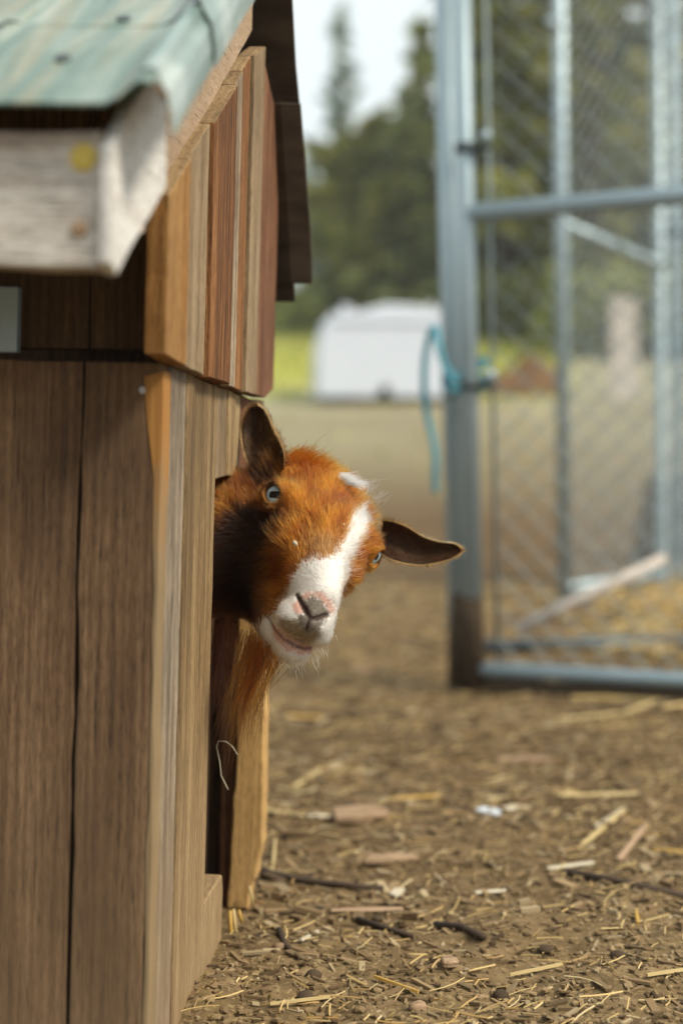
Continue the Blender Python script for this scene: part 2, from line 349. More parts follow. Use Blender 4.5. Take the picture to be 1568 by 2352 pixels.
# front wall, lower boards
v_s = Fp(194, 840)[0]; v_sb = Fp(156, 2340)[0]
prism('front_plank', [(-.30, -.03), (v_sb - .0014, -.03), (v_s - .0014, zt), (-.30, zt)], 'u', .0, .021, W_FRONT)
prism('front_plank', [(v_sb + .0012, -.03), (-.0018, -.03), (-.0018, .25), (-.0016, zt), (v_s + .0012, zt)], 'u', -.0015, .022, W_FRONT)
for q in range(3): prism('front_plank', [(-.302 - .14 * (q+1), -.03), (-.305 - .14 * q, -.03), (-.305 - .14 * q, zt), (-.302 - .14 * (q+1), zt)], 'u', .0, .021, W_FRONT)
prism('worn_edge', [(-.0022, -.02), (.0010, -.02), (.0013, zt - .006), (-.013, zt - .010), (-.0105, zt - .04), (-.0045, zt - .08), (-.0022, zt - .16)], 'u', -.0022, .0205, W_EDGE, bev=.0008)
# front wall, upper boards, eave shade darkened into their wood colour
zu = ZS + .006; zr = .70
vs2 = Fp(207, 740, .014)[0]; vs3 = Fp(352, 740, .014)[0]
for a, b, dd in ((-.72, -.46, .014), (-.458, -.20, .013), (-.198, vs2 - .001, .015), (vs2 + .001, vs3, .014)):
    prism('front_plank', [(a, zu), (b, zu), (b, zr), (a, zr)], 'u', dd, .030, W_EAVESHADE)
prism('corner_post', [(vs3 + .001, zu - .002), (.003, zu - .003), (.003, .64), (vs3 + .001, .64)], 'u', .002, .030, W_EAVESHADE)
# upper gable boards with their tops cut along the roof slope
GVU = .011
cutA, cutB = G(366, 487, GVU), G(560, 166, GVU); slope = (cutB[1] - cutA[1]) / (cutB[0] - cutA[0])
def ztop(u): return cutA[1] + slope * (u - cutA[0])
ub = [G(p, 760, GVU)[0] for p in (381, 430, 477, 528, 546, 566, 591, 634)]
sm = [G(p, q, GVU)[1] for p, q in ((384, 822), (430, 842), (477, 866), (528, 884), (546, 893), (566, 900), (591, 908), (612, 914))]
wm_ = [W_ORANGE, W_GREY, W_BROWN, W_GRAIN, W_BROWN, W_GREY, W_RED]; dv = [0, -.002, .0015, -.001, -.0025, .001, -.001]
zpk = .815
for i in range(7):
    a, b = ub[i] + .0008, ub[i+1] - .0008
    if i < 5: top = [(b, min(ztop(b), zpk)), (a, ztop(a))]
    else: top = [(b, zpk + .01 - .45 * max(0, b - .33)), (a, min(ztop(a), zpk))]
    bot = [(a, sm[i] + nr.normal(0, .0012)), (b, sm[i] * .4 + sm[i+1] * .6)]
    if i == 6: bot = [(a, sm[i]), (a * .45 + b * .55, sm[i+1]), (b, sm[i+1] + .012), (b, sm[i+1] + .028)]
    prism('gable_plank', bot + top, 'v', -.004, GVU + dv[i], wm_[i], jit=.0004, seg=.022, bev=.0010, cut=W_END)
o = mesh_obj('chalk_mark', [], [], None, house); bpy.data.objects.remove(o)
mk = MB()
for (xa, ya), (xb, yb) in (((537, 300), (534, 345)), ((534, 345), (536, 372)), ((531, 352), (532, 398))):
    p0, p1 = G(xa, ya, GVU), G(xb, yb, GVU); q = GVU + dv[3] + .0006; w_ = .0021
    mk.hexa([(q - .002, p1[0] - w_, p1[1]), (q, p1[0] - w_, p1[1]), (q, p1[0] + w_, p1[1]), (q - .002, p1[0] + w_, p1[1]), (q - .002, p0[0] - w_, p0[1]), (q, p0[0] - w_, p0[1]), (q, p0[0] + w_, p0[1]), (q - .002, p0[0] + w_, p0[1])])
mk.build('crayon_mark', M_REDP, house)
# rake board (its side is the pale lit face) and fascia
BV0, BV1 = -.016, .0
r0, r1 = G(270, 632, BV1), G(545, 132, BV1); rs = (r1[1] - r0[1]) / (r1[0] - r0[0]); CV = .030; u_e0 = G(259, 450, CV)[0]; ur = .318
zl = lambda u: r0[1] + rs * (u - r0[0])
prism('rake_board', [(r0[0] + .075, zl(r0[0] + .075)), (ur, zl(ur)), (ur, zl(ur) + .095), (r0[0] + .075, zl(r0[0] + .075) + .095)], 'v', BV0, BV1, W_RAKE2, bev=.001)
prism('rafter_tail', [(u_e0 + .045, zl(u_e0 + .10) + .05), (u_e0 + .10, zl(u_e0 + .10) + .05), (u_e0 + .10, zl(u_e0 + .05) + .07), (u_e0 + .045, zl(u_e0 + .03) + .07)], 'v', .0005, CV - .0075, W_RAKE2, bev=.001)
prism('fascia_end', [G(px, py, CV) for px, py in ((259, 340), (300, 246), (338, 192), (383, 232), (383, 430), (270, 632), (256, 602))], 'v', CV - .007, CV, W_RAKE, bev=.0012)
uF = u_e0 + .004; fz0 = Fp(200, 610, uF)[1]; fz1 = Fp(200, 300, uF)[1]
prism('fascia_board', [(-.80, fz0 + .002), (CV - .0078, fz0 - .001), (CV - .0078, fz1), (-.80, fz1)], 'u', uF, uF + .018, W_PALE)
for px, py, mt, r_ in ((192, 362, M_YEL, .008), (182, 527, W_CHIP, .005)):
    v_, z_ = Fp(px, py, uF); bm = bmesh.new(); bmesh.ops.create_cone(bm, cap_ends=True, segments=14, radius1=r_, radius2=r_ * .7, depth=.0016, matrix=Matrix.Translation((v_, uF - .0006, z_)) @ Matrix.Rotation(math.pi/2, 4, 'X')); bm_obj('knot', bm, mt, house)
v_, z_ = Fp(328, 896, -.0015); bm = bmesh.new(); bmesh.ops.create_cone(bm, cap_ends=True, segments=12, radius1=.0030, radius2=.0022, depth=.0012, matrix=Matrix.Translation((v_, -.0018, z_)) @ Matrix.Rotation(math.pi/2, 4, 'X')); bm_obj('nail', bm, M_NAIL, house)
# roof sheets: cross-section (v, height over the slope) swept up the slope
th = math.atan(rs); T_ = np.array([0, math.cos(th), math.sin(th)]); Nn_ = np.array([0, -math.sin(th), math.cos(th)])
eU = Fp(200, 240, u_e0 - .012); sheet0 = np.array([0, u_e0 - .012, eU[1]])
def sheet(name, prof, s0, s1, lift, mat, thick=.0018, n=8, wav=.001):
    V = []; F = []; k = len(prof)
    for lay in (0, 1):
        for i in range(n + 1):
            s = s0 + (s1 - s0) * i / n
            for j, (v, h, *dr) in enumerate(prof):
                p = sheet0 + T_ * s + Nn_ * (h + lift + (thick if lay == 0 else 0) + wav * math.sin(i * 1.7 + j)) + np.array([v, 0, 0]); V.append(p)
    o = (n + 1) * k
    for i in range(n):
        for j in range(k - 1):
            q = [i*k+j, i*k+j+1, (i+1)*k+j+1, (i+1)*k+j]; F += [q, [o + c for c in q[::-1]]]
    for j in range(k - 1): F += [[j, o+j, o+j+1, j+1], [n*k+j, n*k+j+1, o+n*k+j+1, o+n*k+j]]
    for i in range(n): F += [[i*k, (i+1)*k, o+(i+1)*k, o+i*k], [i*k+k-1, o+i*k+k-1, o+(i+1)*k+k-1, (i+1)*k+k-1]]
    return mesh_obj(name, V, F, mat, house)
def vat(px, py): return Fp(px, py, u_e0 - .012)
hz = lambda px, py: ((vat(px, py)[1] - eU[1]) * math.cos(th))
prof = []
v0_ = vat(240, 240)[0]
for q in range(9, 0, -1):
    b = v0_ - .012 - q * .085; prof += [(b, 0), (b + .004, .002), (b + .010, .002), (b + .014, 0)]
pk_v, pk_h = vat(338, 186)[0], (vat(338, 186)[1] - eU[1]) * math.cos(th)
prof += [(v0_, 0), (v0_ + (pk_v - v0_) * .40, pk_h * .34), (v0_ + (pk_v - v0_) * .78, pk_h * .92), (pk_v, pk_h), (pk_v + .004, pk_h - .001)]
sheet('roof_sheet', prof, 0, .36, 0, M_SHEET)
FV = max(CV + .004, pk_v + .008); s_f = (G(385, 260, FV)[0] - sheet0[1]) / math.cos(th); dn = (G(385, 232, FV)[1] - G(385, 350, FV)[1]) * math.cos(th)
fpr = [(pk_v - .004, pk_h + .001), (pk_v + .003, pk_h + .0008), (FV - .003, pk_h - .007), (FV, pk_h - .012), (FV + .0008, pk_h - .012 - dn * .5), (FV, pk_h - .012 - dn)]
sheet('roof_flange', fpr, s_f, .40, .001, M_FLANGE)
p0 = np.array(_R.T @ (np.array([0, 0, CAM_Z]) - SB)); dr_ = _R.T @ ray(200, 68)
s_up = ((sheet0 - p0) @ Nn_) / (dr_ @ Nn_); s_up = ((p0 + dr_ * s_up) - sheet0) @ T_
sheet('roof_sheet', prof, s_up, .56, .0012, M_SHEET)
sheet('roof_flange', [(v + .0015 * (k > 2), h + .003 if k < 3 else h - .002 * (k == 5)) for k, (v, h) in enumerate(fpr)], s_up, .56, .0035, M_FLANGE)
for px, py in ((285, 55), (146, 145)):
    d_ = _R.T @ ray(px, py); t_ = ((sheet0 - p0) @ Nn_) / (d_ @ Nn_); q = p0 + d_ * t_
    bm = bmesh.new(); bmesh.ops.create_cone(bm, cap_ends=True, segments=12, radius1=.007, radius2=.004, depth=.008, matrix=Matrix.Translation(Vector(q)) @ Matrix.Rotation(th, 4, 'X')); bm_obj('roof_screw', bm, M_BAND, house)
# steep far roof: only its shaded underside shows past the gable
def far_slab(name, pts, v_in, lift):
    """pts: (px, py, world depth) along the outer edge, top to bottom"""
    V = []; k = len(pts); L = [(_R.T @ (np.array(at(*p)) - SB)) for p in pts]
    vs_ = (1, .62, .3, 0)
    for dd in (0, .005):
        for i, l in enumerate(L):
            for j, fr in enumerate(vs_):
                V.append((v_in + (l[0] - v_in) * fr if fr < 1 else l[0], l[1] + dd + lift - (.004 if j == 1 else 0), l[2] + dd * .5))
    n = len(vs_); o = k * n; F = []
    for i in range(k - 1):
        for j in range(n - 1):
            q = [i*n+j, (i+1)*n+j, (i+1)*n+j+1, i*n+j+1]; F += [q, [o + c for c in q[::-1]]]
        F += [[i*n, o+i*n, o+(i+1)*n, (i+1)*n], [i*n+n-1, (i+1)*n+n-1, o+(i+1)*n+n-1, o+i*n+n-1]]
    for j in range(n - 1): F += [[j, j+1, o+j+1, o+j], [(k-1)*n+j, o+(k-1)*n+j, o+(k-1)*n+j+1, (k-1)*n+j+1]]
    return mesh_obj(name, V, F, M_UNDER, house)
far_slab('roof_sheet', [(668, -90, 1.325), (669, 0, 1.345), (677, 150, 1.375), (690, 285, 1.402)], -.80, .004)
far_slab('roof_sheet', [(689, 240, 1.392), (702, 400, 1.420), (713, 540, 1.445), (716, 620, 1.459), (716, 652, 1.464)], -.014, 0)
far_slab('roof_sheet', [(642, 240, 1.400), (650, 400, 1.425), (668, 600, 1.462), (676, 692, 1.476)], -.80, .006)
# hidden shell: far wall, end wall, floor, ridge
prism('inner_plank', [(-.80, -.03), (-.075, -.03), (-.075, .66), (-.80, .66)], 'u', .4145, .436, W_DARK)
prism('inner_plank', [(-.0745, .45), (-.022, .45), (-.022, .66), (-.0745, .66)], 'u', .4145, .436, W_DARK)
prism('inner_plank', [(-.0745, -.03), (-.006, -.03), (-.006, .449), (-.0745, .449)], 'u', .4385, .446, W_DARK)  # dark backing board, added to keep outside light out of the gap
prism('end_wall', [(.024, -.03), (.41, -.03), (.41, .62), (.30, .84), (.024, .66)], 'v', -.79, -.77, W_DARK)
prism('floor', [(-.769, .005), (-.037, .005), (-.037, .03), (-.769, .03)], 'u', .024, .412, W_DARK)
rid = sheet0 + T_ * .555
mb = MB(); mb.tube([rid + np.array([vv, .006, -.004]) for vv in (-.8, .03)], .014, 8); mb.build('ridge_cap', M_SHEET, house)
# metal plate at the left
a = Fp(-20, 655, -.001); b = Fp(33, 808, -.001)
prism('metal_plate', [(a[0], b[1]), (b[0], b[1]), (b[0], a[1]), (a[0], a[1])], 'u', .004, .0135, M_GALV, bev=.001)
# ------------------------------------------------------------------ gate and fences
def tubes(name, segs, mat, parent=None, n=12, smooth=True):
    mb = MB()
    for pts, r in segs: mb.tube(pts, r, n)
    return mb.build(name, mat, parent, smooth)
def chain_link(name, o, ex, wid, z0, z1, cell, r, parent, slump=.0):
    """woven wires in the upright plane through o along ex"""
    mb = MB(); ex = Vector(ex).normalized(); nrm = Vector((-ex.y, ex.x, 0)); h = cell * .7071; nw = int(wid / h); nz = int((z1 - z0) / h)
    for k in range(nw):
        pts = []
        for i in range(nz + 1):
            x = (k + ((i + k) % 2)) * h + .002 * mnoise.noise(Vector((k, i * .2, o[2]))); pts.append(Vector(o) + ex * x + Vector((0, 0, z0 + i * h)) + nrm * (r * (1.2 if (i + k) % 2 else -1.2)))
        mb.tube(pts, r, 4, False)
    ob = mb.build(name, M_GALVD, parent); ob['kind'] = 'stuff'; return ob
def band(name, p, r, hgt, parent, mat, ax=(0, 0, 1)):
    mb = MB(); a = Vector(ax).normalized(); mb.tube([Vector(p) - a * hgt, Vector(p) + a * hgt], r, 16); return mb.build(name, mat, parent, True)
# latch post on the left
YP = 2.93; pt, pb = at(1010, -420, YP), at(1054, 1592, YP)
post = empty('gate_post', pb); post.matrix_world = Matrix.Translation(pb); bpy.context.view_layer.update(); tag(post, 'tall galvanised steel gate post with mud-blackened foot', 'post')
L_ = lambda p, o: Vector(p) - o.location
tubes('pipe', [([L_(pb + Vector((0, 0, -.1)), post), L_(pt, post)], .0195)], M_GALV, post, 20)
ks = (pb + (pt - pb) * .115)
tubes('muddy_sleeve', [([L_(pb + Vector((0, 0, -.02)), post), L_(pb + (pt - pb) * .05, post), L_(ks, post)], [.0235, .022, .0205])], M_MUD, post, 20)
band('post_cap', L_(pt, post), .022, .012, post, M_GALV)
# swung gate leaf
YG = 2.88; g_t, g_b = at(1053, -420, YG), at(1090, 1560, YG)
gate = empty('gate', g_b); tag(gate, 'chain link gate leaf with pipe frame beside the tall steel post', 'gate')
gdir = (at(1568, 450, 2.70) - at(1070, 490, YG)).normalized(); gdir.z = 0; gdir.normalize()
up = (g_t - g_b).normalized(); W_G = 1.25
def gp(x, z): return gdir * x + up * z
H_G = (g_t - g_b).length
tubes('frame_pipe', [([gp(0, 0), gp(0, H_G)], .0175)], M_GALV, gate, 20)
tubes('muddy_sleeve', [([gp(0, -.03), gp(0, .10), gp(0, .165)], [.0215, .0205, .019])], M_MUD, gate, 16)
tubes('frame_pipe', [([gp(W_G, 0), gp(W_G, H_G)], .0175)], M_GALV, gate, 20)
z_m = (at(1070, 490, YG) - g_b).z / up.z
tubes('middle_rail', [([gp(.012, z_m), gp(W_G, z_m)], .0185)], M_GALV, gate, 16)
tubes('bottom_rail', [([gp(.012, .022), gp(W_G, .022)], .0145)], M_GALV, gate, 16)
tubes('top_rail', [([gp(.012, H_G - .02), gp(W_G, H_G - .02)], .0165)], M_GALV, gate, 16)
x_tb = (at(1128, 900, YG) - at(1072, 900, YG)).length
tubes('tension_bar', [([gp(x_tb, .03), gp(x_tb, H_G - .03)], .0042)], M_GALVD, gate, 8)
chain_link('chain_link_mesh', (gdir * .04), gdir, W_G - .05, .03, H_G - .04, .045, .0017, gate)
tubes('brace_pipe', [([gp(.14, .055) + Vector((0, .35, .02)), gp(.53, .255) + Vector((0, .62, -.03))], .0125)], M_PALEB, gate, 14)
for py in (342, 886):
    zc = (at(1072, py, YG) - g_b).z / up.z; c0 = gp(0, zc)
    band('hinge_band', c0, .0215, .010, gate, M_BAND)
    mb = MB(); mb.tube([c0 + gdir * .018, c0 + gdir * (x_tb + .004)], .0065, 8); mb.build('hinge_arm', M_BAND, gate, True)
    bm = bmesh.new(); bmesh.ops.create_uvsphere(bm, u_segments=12, v_segments=8, radius=.013, matrix=Matrix.Translation(c0 + gdir * (x_tb - .006) + Vector((0, -.01, .018)))); bm_obj('hinge_bolt', bm, M_GALV, gate, True)
# blue webbing tied round the post and hanging
YB = 2.86; bp = [(1048, 884), (1020, 838), (1006, 790), (999, 752), (986, 772), (975, 830), (974, 900), (982, 960), (994, 1010), (1000, 1060), (998, 1090), (1000, 1132)]
cl_ = smooth_pts = [at(x, y, YB - .03 * (i < 3)) for i, (x, y) in enumerate(bp)]
def ribbon(name, pts, wd, mat, th=.0018, sub=4, tw=.5):
    P = []
    for i in range(len(pts) - 1):
        p0, p1, p2, p3 = pts[max(i-1, 0)], pts[i], pts[i+1], pts[min(i+2, len(pts)-1)]
        for k in range(sub):
            f = k / sub; P.append(.5 * ((2*p1) + (-p0+p2)*f + (2*p0-5*p1+4*p2-p3)*f*f + (-p0+3*p1-3*p2+p3)*f**3))
    P.append(pts[-1]); V = []; F = []
    for i, p in enumerate(P):
        t = (P[min(i+1, len(P)-1)] - P[max(i-1, 0)]).normalized(); s = t.cross(Vector((0, 1, 0))).normalized(); n_ = t.cross(s).normalized(); a = tw * math.sin(i * .35); s = s * math.cos(a) + n_ * math.sin(a); n_ = t.cross(s).normalized()
        V += [p - s*wd - n_*th, p + s*wd - n_*th, p + s*wd + n_*th, p - s*wd + n_*th]
    for i in range(len(P) - 1):
        for k in range(4): F.append((i*4+k, i*4+(k+1) % 4, (i+1)*4+(k+1) % 4, (i+1)*4+k))
    F += [(3, 2, 1, 0), tuple(len(V)-4+k for k in range(4))]
    return mesh_obj(name, V, F, mat, None, True)
st = ribbon('strap', cl_, .0066, M_BLUE); tag(st, 'blue webbing strap looped and hanging from the tall steel gate post', 'strap')
for dz, sc_ in ((0, 1.), (.03, .97)):
    c = at(1068, 880, 2.905) + Vector((0, 0, dz)); pts = [c + Vector((math.cos(a) * .044, math.sin(a) * .030 - .006, .020 * math.sin(a + dz * 30))) * sc_ for a in np.linspace(0, 2*math.pi, 14)]
    w_ = ribbon('wrap', pts, .006, M_BLUE, tw=.2); w_.parent = st
# loose pipe lying behind the gate
a, b = ground_at(1108, 1500), ground_at(1600, 1488); a.z += .016; b.z += .016
gr = tubes('loose_pipe', [([a, b], .0165)], M_BAND, None, 12); tag(gr, 'dark pipe lying on the dirt just behind the gate', 'pipe')
# dark strip of soil along the ground under the gate
a, b = g_b + Vector((-.01, .02, 0)), g_b + gdir * 1.2 + Vector((0, .02, 0))
mb = MB(); k = 14; sg = []
for i in range(k + 1):
    p = a.lerp(b, i / k); sg.append(Vector((p.x, p.y, .004 + .006 * mnoise.noise(Vector((i * .7, 0, 0))))))
mb.tube(sg, [.026 + .008 * mnoise.noise(Vector((i * .9, 4, 0))) for i in range(k + 1)], 8); bd = mb.build('dark_soil_ridge', M_MUD, None, True); tag(bd, kind='structure')
# fence further back
YF = 5.0; f_t, f_b = at(1280, -500, YF), at(1296, 1384, YF)
fe = empty('chain_link_fence', f_b); tag(fe, 'chain link fence panel in the middle distance behind the gate', 'fence')
fup = (f_t - f_b).normalized(); Hf = (f_t - f_b).length
e2 = at(1515, 1300, 5.75); fd = (e2 - f_b); fd.z = 0; wf = fd.length; fd.normalize()
tubes('fence_post', [([fup * 0 - Vector((0, 0, .05)), fup * Hf], .024)], M_GALV, fe, 14)
for px in (1522, 1560):
    t0 = at(px - 20, -500, 5.75 + (px - 1522) * .004) - f_b; b0 = at(px, 1330, 5.75 + (px - 1522) * .004) - f_b; tubes('fence_post', [([Vector((b0.x, b0.y, -.05)), b0, t0], .024)], M_GALV, fe, 14)
z2 = (at(1280, 515, YF) - f_b).z; tubes('rail', [([fup * z2, fd * wf + Vector((0, 0, z2 - .03))], .021)], M_GALV, fe, 12)
zt_ = (at(1280, 65, YF) - f_b).z
tubes('rail', [([fup * zt_ - fd * .09, fup * zt_ + fd * .05], .016)], M_GALV, fe, 10)
tubes('rail', [([fup * .05, fd * wf + Vector((0, 0, .05))], .018)], M_GALV, fe, 10)
chain_link('chain_link_mesh', fd * .02, fd, wf - .03, .04, Hf - .05, .050, .0019, fe)
f3 = empty('chain_link_fence', f_b + fd * wf); tag(f3, 'chain link fence run continuing right of the twin fence posts', 'fence')
d3 = Vector((.96, -.28, 0)).normalized(); chain_link('chain_link_mesh', d3 * .04, d3, 1.6, .04, Hf - .05, .050, .0019, f3)
tubes('rail', [([d3 * .0 + Vector((0, 0, Hf * .5)), d3 * 1.7 + Vector((0, 0, Hf * .5))], .02)], M_GALV, f3, 10)
tubes('fence_post', [([d3 * 1.7 - Vector((0, 0, .05)), d3 * 1.7 + Vector((0, 0, Hf))], .022)], M_GALV, f3, 12)
d4 = Vector((-.55, 1, 0)).normalized()
# stump by the twin posts
sp_ = ground_at(1545, 1290); bm = bmesh.new(); R_ = []
mb = MB(); mb.tube([Vector((0, 0, -.05)), Vector((0, .01, .12)), Vector((-.02, 0, .32)), Vector((-.03, .0, .42))], [.24, .19, .14, .10], 12)
stp = mb.build('stump', M_BARK, None, True); stp.location = sp_; tag(stp, 'broken brown stump at the foot of the twin fence posts', 'stump')
# ------------------------------------------------------------------ pasture and woods behind
def leafmat(name, cols, tr=.42): return perisl(name, cols, .75, .2, tr)
M_FIR = leafmat('fir_needles', [(.08, .10, .03), (.24, .29, .075), (.40, .43, .12), (.52, .52, .19)])
M_FIRD = leafmat('dark_fir_needles', [(.055, .07, .03), (.19, .23, .08), (.33, .36, .12), (.45, .46, .18)])
M_BLUEFIR = leafmat('blue_fir_needles', [(.22, .29, .28), (.34, .40, .38), (.44, .50, .46)])
M_LEAF = leafmat('broad_leaves', [(.08, .10, .02), (.19, .21, .045), (.32, .31, .075), (.44, .40, .13)])
def tree(x, y, hgt, rad, nq, mat, label, cat='tree', q=(.16, .34), base=.08, shape='fir', name='fir_tree', seed=0):
    r = np.random.default_rng(100 + seed); z0 = terrain(x, y); t = empty(name, (x, y, z0)); tag(t, label, cat, 'trees along the far edge of the pasture')
    mb = MB(); mb.tube([Vector((0, 0, -.2)), Vector((.05, 0, hgt * .5)), Vector((0, 0, hgt * .98))], [rad * .075 + .06, rad * .05 + .03, .015], 8)
    lim = []
    nb = 46
    for k in range(nb):
        f = base + (1 - base) * ((k + r.random()) / nb); a = k * 2.4 + r.normal(0, .3)
        rr = rad * ((1 - f) ** .8 if shape == 'fir' else math.sin(math.pi * min(1, .12 + f * .86)) ** .6) * (.62 + .5 * r.random()); z = hgt * f
        droop = -.28 * rr if shape == 'fir' else .25 * rr
        p0 = Vector((0, 0, z)); p1 = Vector((math.cos(a) * rr, math.sin(a) * rr, z + droop)); lim.append((p0, p1, rr)); mb.tube([p0, p1], [.03 * rad / 2 + .008, .006], 4, False)
    mb.build('trunk', M_BARK, t, True)
    V = []; F = []; wts = np.array([l[2] + .15 for l in lim]); wts /= wts.sum(); pick = r.choice(len(lim), nq, p=wts); patch = r.random(nq)
    for i in range(nq):
        p0, p1, rr = lim[pick[i]]; s = .12 + .92 * math.sqrt(r.random()); p = p0.lerp(p1, s) + Vector(r.normal(0, .075 * rr + .05, 3)); sz = q[0] + (q[1] - q[0]) * r.random()
        d = (p1 - p0).normalized() + Vector(r.normal(0, .5, 3)); d.normalize(); s_ = d.cross(Vector(r.normal(0, 1, 3))).normalized(); b = len(V)
        V += [p - d * sz - s_ * sz * .12, p - d * sz * .2 - s_ * sz * .46, p + d * sz, p - d * sz * .1 + s_ * sz * .46]; F.append((b, b+1, b+2, b+3))
    mesh_obj('crown', V, F, mat, t)
    return t
def tx(px, y): return (px - 784) / FPX * y
tree(tx(783, 40), 40, 9.4, 1.35, 620, M_BLUEFIR, 'pale bluish spire-shaped fir left of the dense green firs', q=(.20, .42), seed=1)
tree(tx(722, 46), 46, 6.4, 1.3, 420, M_BLUEFIR, 'low pale tree seen in the gap beside the house roof', q=(.22, .42), seed=13, shape='broad', name='broadleaf_tree')
tree(tx(880, 33), 33, 5.0, 1.7, 1050, M_FIR, 'olive green fir in the gap between roof and gate post', seed=2)
tree(tx(962, 31), 31, 6.9, 1.35, 1000, M_FIR, 'slim fir with sky showing through rising just left of the gate post', seed=3)
tree(tx(835, 30), 30, 4.3, 1.5, 1700, M_LEAF, 'low leafy bush-like tree above the white hutch', shape='broad', name='broadleaf_tree', base=.02, seed=4)
tree(tx(925, 29.5), 29.5, 4.6, 1.9, 1900, M_FIRD, 'dark low fir standing right behind the white hutch', base=.01, seed=5)
tree(tx(1160, 29), 29, 15., 1.9, 2900, M_FIRD, 'dark tall fir seen through the mesh next to the gate post', seed=6, base=.02)
tree(tx(1235, 30), 30, 16., 2.8, 4600, M_FIR, 'tall olive fir seen through the mesh at the single fence post', seed=7, base=.02)
tree(tx(1365, 27), 27, 15., 2.6, 4800, M_LEAF, 'tall leafy tree between single fence post and twin posts', shape='broad', name='broadleaf_tree', base=.04, seed=8)
tree(tx(1490, 30), 30, 16., 2.9, 4600, M_FIR, 'tall fir behind the twin fence posts', seed=9, base=.03)
tree(tx(1600, 28), 28, 15., 2.7, 5200, M_FIRD, 'dark fir at the far right edge behind the mesh', seed=10, base=.03)
tree(tx(1310, 36), 36, 17., 3.4, 3400, M_FIRD, 'dark fir standing behind the leafy tree', seed=11, base=.02)
tree(tx(1100, 36), 36, 13., 1.5, 2200, M_FIRD, 'tall dark fir hidden mostly behind the gate post', seed=12, base=.02)
# bushes along the pasture edge
def bush(px, y, rad, hgt, nq, mat, label, seed):
    r = np.random.default_rng(300 + seed); x = tx(px, y); t = empty('bush', (x, y, terrain(x, y))); tag(t, label, 'bush', 'bushes along the pasture edge'); mb = MB()
    for k in range(7): mb.tube([Vector((0, 0, -.1)), Vector((r.normal(0, rad*.4), r.normal(0, rad*.4), hgt * .8))], [.03, .008], 4, False)
    mb.build('stem', M_BARK, t); V = []; F = []
    for i in range(nq):
        u = r.normal(0, 1, 3); u /= np.linalg.norm(u); u *= r.random() ** .4; p = Vector((u[0] * rad, u[1] * rad * .7, hgt * (.5 + .5 * u[2]))) * (1 + .12 * r.normal()); sz = .09 + .12 * r.random(); d = Vector(r.normal(0, 1, 3)).normalized(); s_ = d.cross(Vector(r.normal(0, 1, 3))).normalized(); b = len(V)
        V += [p - d*sz, p - s_*sz*.6, p + d*sz, p + s_*sz*.6]; F.append((b, b+1, b+2, b+3))
    mesh_obj('foliage', V, F, mat, t)
for k, (px, y, rad, h, mt, lb) in enumerate(((640, 31, 1.1, .8, M_FIRD, 'dark low bush beside the roof edge under the far white hutch'), (712, 30, .9, .75, M_FIR, 'olive low bush just left of the near white hutch top'), (790, 30, 1.0, .9, M_FIRD, 'dark bush behind the near white hutch'), (1010, 28.5, 1.0, 1.1, M_FIRD, 'dark bush behind the gate post'), (1150, 28, 1.3, 1.3, M_FIRD, 'dark bush at the wood edge left of the single fence post'), (1250, 28, 1.2, 1.2, M_LEAF, 'olive bush behind the single fence post'), (1470, 25, 1.3, 1.5, M_FIRD, 'dark bush right of the bleached board'), (1350, 24, .9, 1.4, M_FIRD, 'dark bush left of the bleached board'), (1570, 24, 1.2, 1.4, M_LEAF, 'leafy bush at the far right behind the mesh'))):
    bush(px, y, rad, h, 1100, mt, lb, k)
# white hutches: moulded shells with rounded roof and a cut-out at the bottom
def hutch(loc, wid, hgt, dep, rot, label):
    t = empty('livestock_hutch', loc, (0, 0, rot)); tag(t, label, 'hutch', 'white livestock hutches')
    n = 26; prof = []
    for i in range(n + 1):
        a = math.pi * i / n; c, s = math.cos(a), math.sin(a); prof.append((wid * .5 * (1.10 - .16 * s) * math.copysign(abs(c) ** .36, c), hgt * (1 + .05 * math.sin(2.1 * i)) * abs(s) ** .26 * (1 + .05 * c + .02 * math.sin(i * 1.3)) if 0 < i < n else 0))
    V = []; F = []; ny = 13
    for j in range(ny):
        y = dep * (j / (ny - 1) - .5); k = 1 - .03 * (j % 2) - (.05 if j in (0, ny - 1) else 0)
        for x, z in prof: V.append((x * k, y, z * (k if z > .01 else 1)))
    m_ = n + 1
    for j in range(ny - 1):
        for i in range(n): F.append((j*m_+i, j*m_+i+1, (j+1)*m_+i+1, (j+1)*m_+i))
    F.append(tuple((ny-1)*m_+i for i in range(m_)))
    mesh_obj('shell', V, F, M_WHITE, t, True)
    # front wall with an arched opening low in the middle
    mb = MB(); w_ = wid * .5; oz = hgt * .13
    fr = [(x * .95, z * .95) for x, z in prof]; bm = bmesh.new(); loop = [Vector((x, -dep * .5 - .01, z)) for x, z in fr]
    hole = [Vector((w_ * .10 * q - w_ * .05, -dep * .5 - .01, oz * max(0, 1 - q * q) ** .5)) for q in np.linspace(-1, 1, 9)]
    vs = [bm.verts.new(p) for p in loop + hole]; f = bm.faces.new(vs); ex = bmesh.ops.extrude_face_region(bm, geom=[f]); bmesh.ops.translate(bm, verts=[v for v in ex['geom'] if isinstance(v, bmesh.types.BMVert)], vec=(0, .03, 0)); bm_obj('front_wall', bm, M_WHITE, t)
    mb = MB(); mb.box((-wid * .40, -dep * .5 - .035, hgt * .80), (wid * .40, -dep * .5 - .012, hgt * .845)); mb.build('front_ridge', M_WHITE, t)
    mb = MB(); mb.tube([Vector((0, 0, hgt * .94)), Vector((0, 0, hgt * 1.01))], wid * .09, 14); mb.build('vent_cap', M_WHITE, t, True)
    return t
p = ground_at(880, 918); hutch(p, 1.62 * p.y / 18., 1.12 * p.y / 18., 1.3, .06, 'big white plastic livestock hutch standing on the pasture left of the gate post')
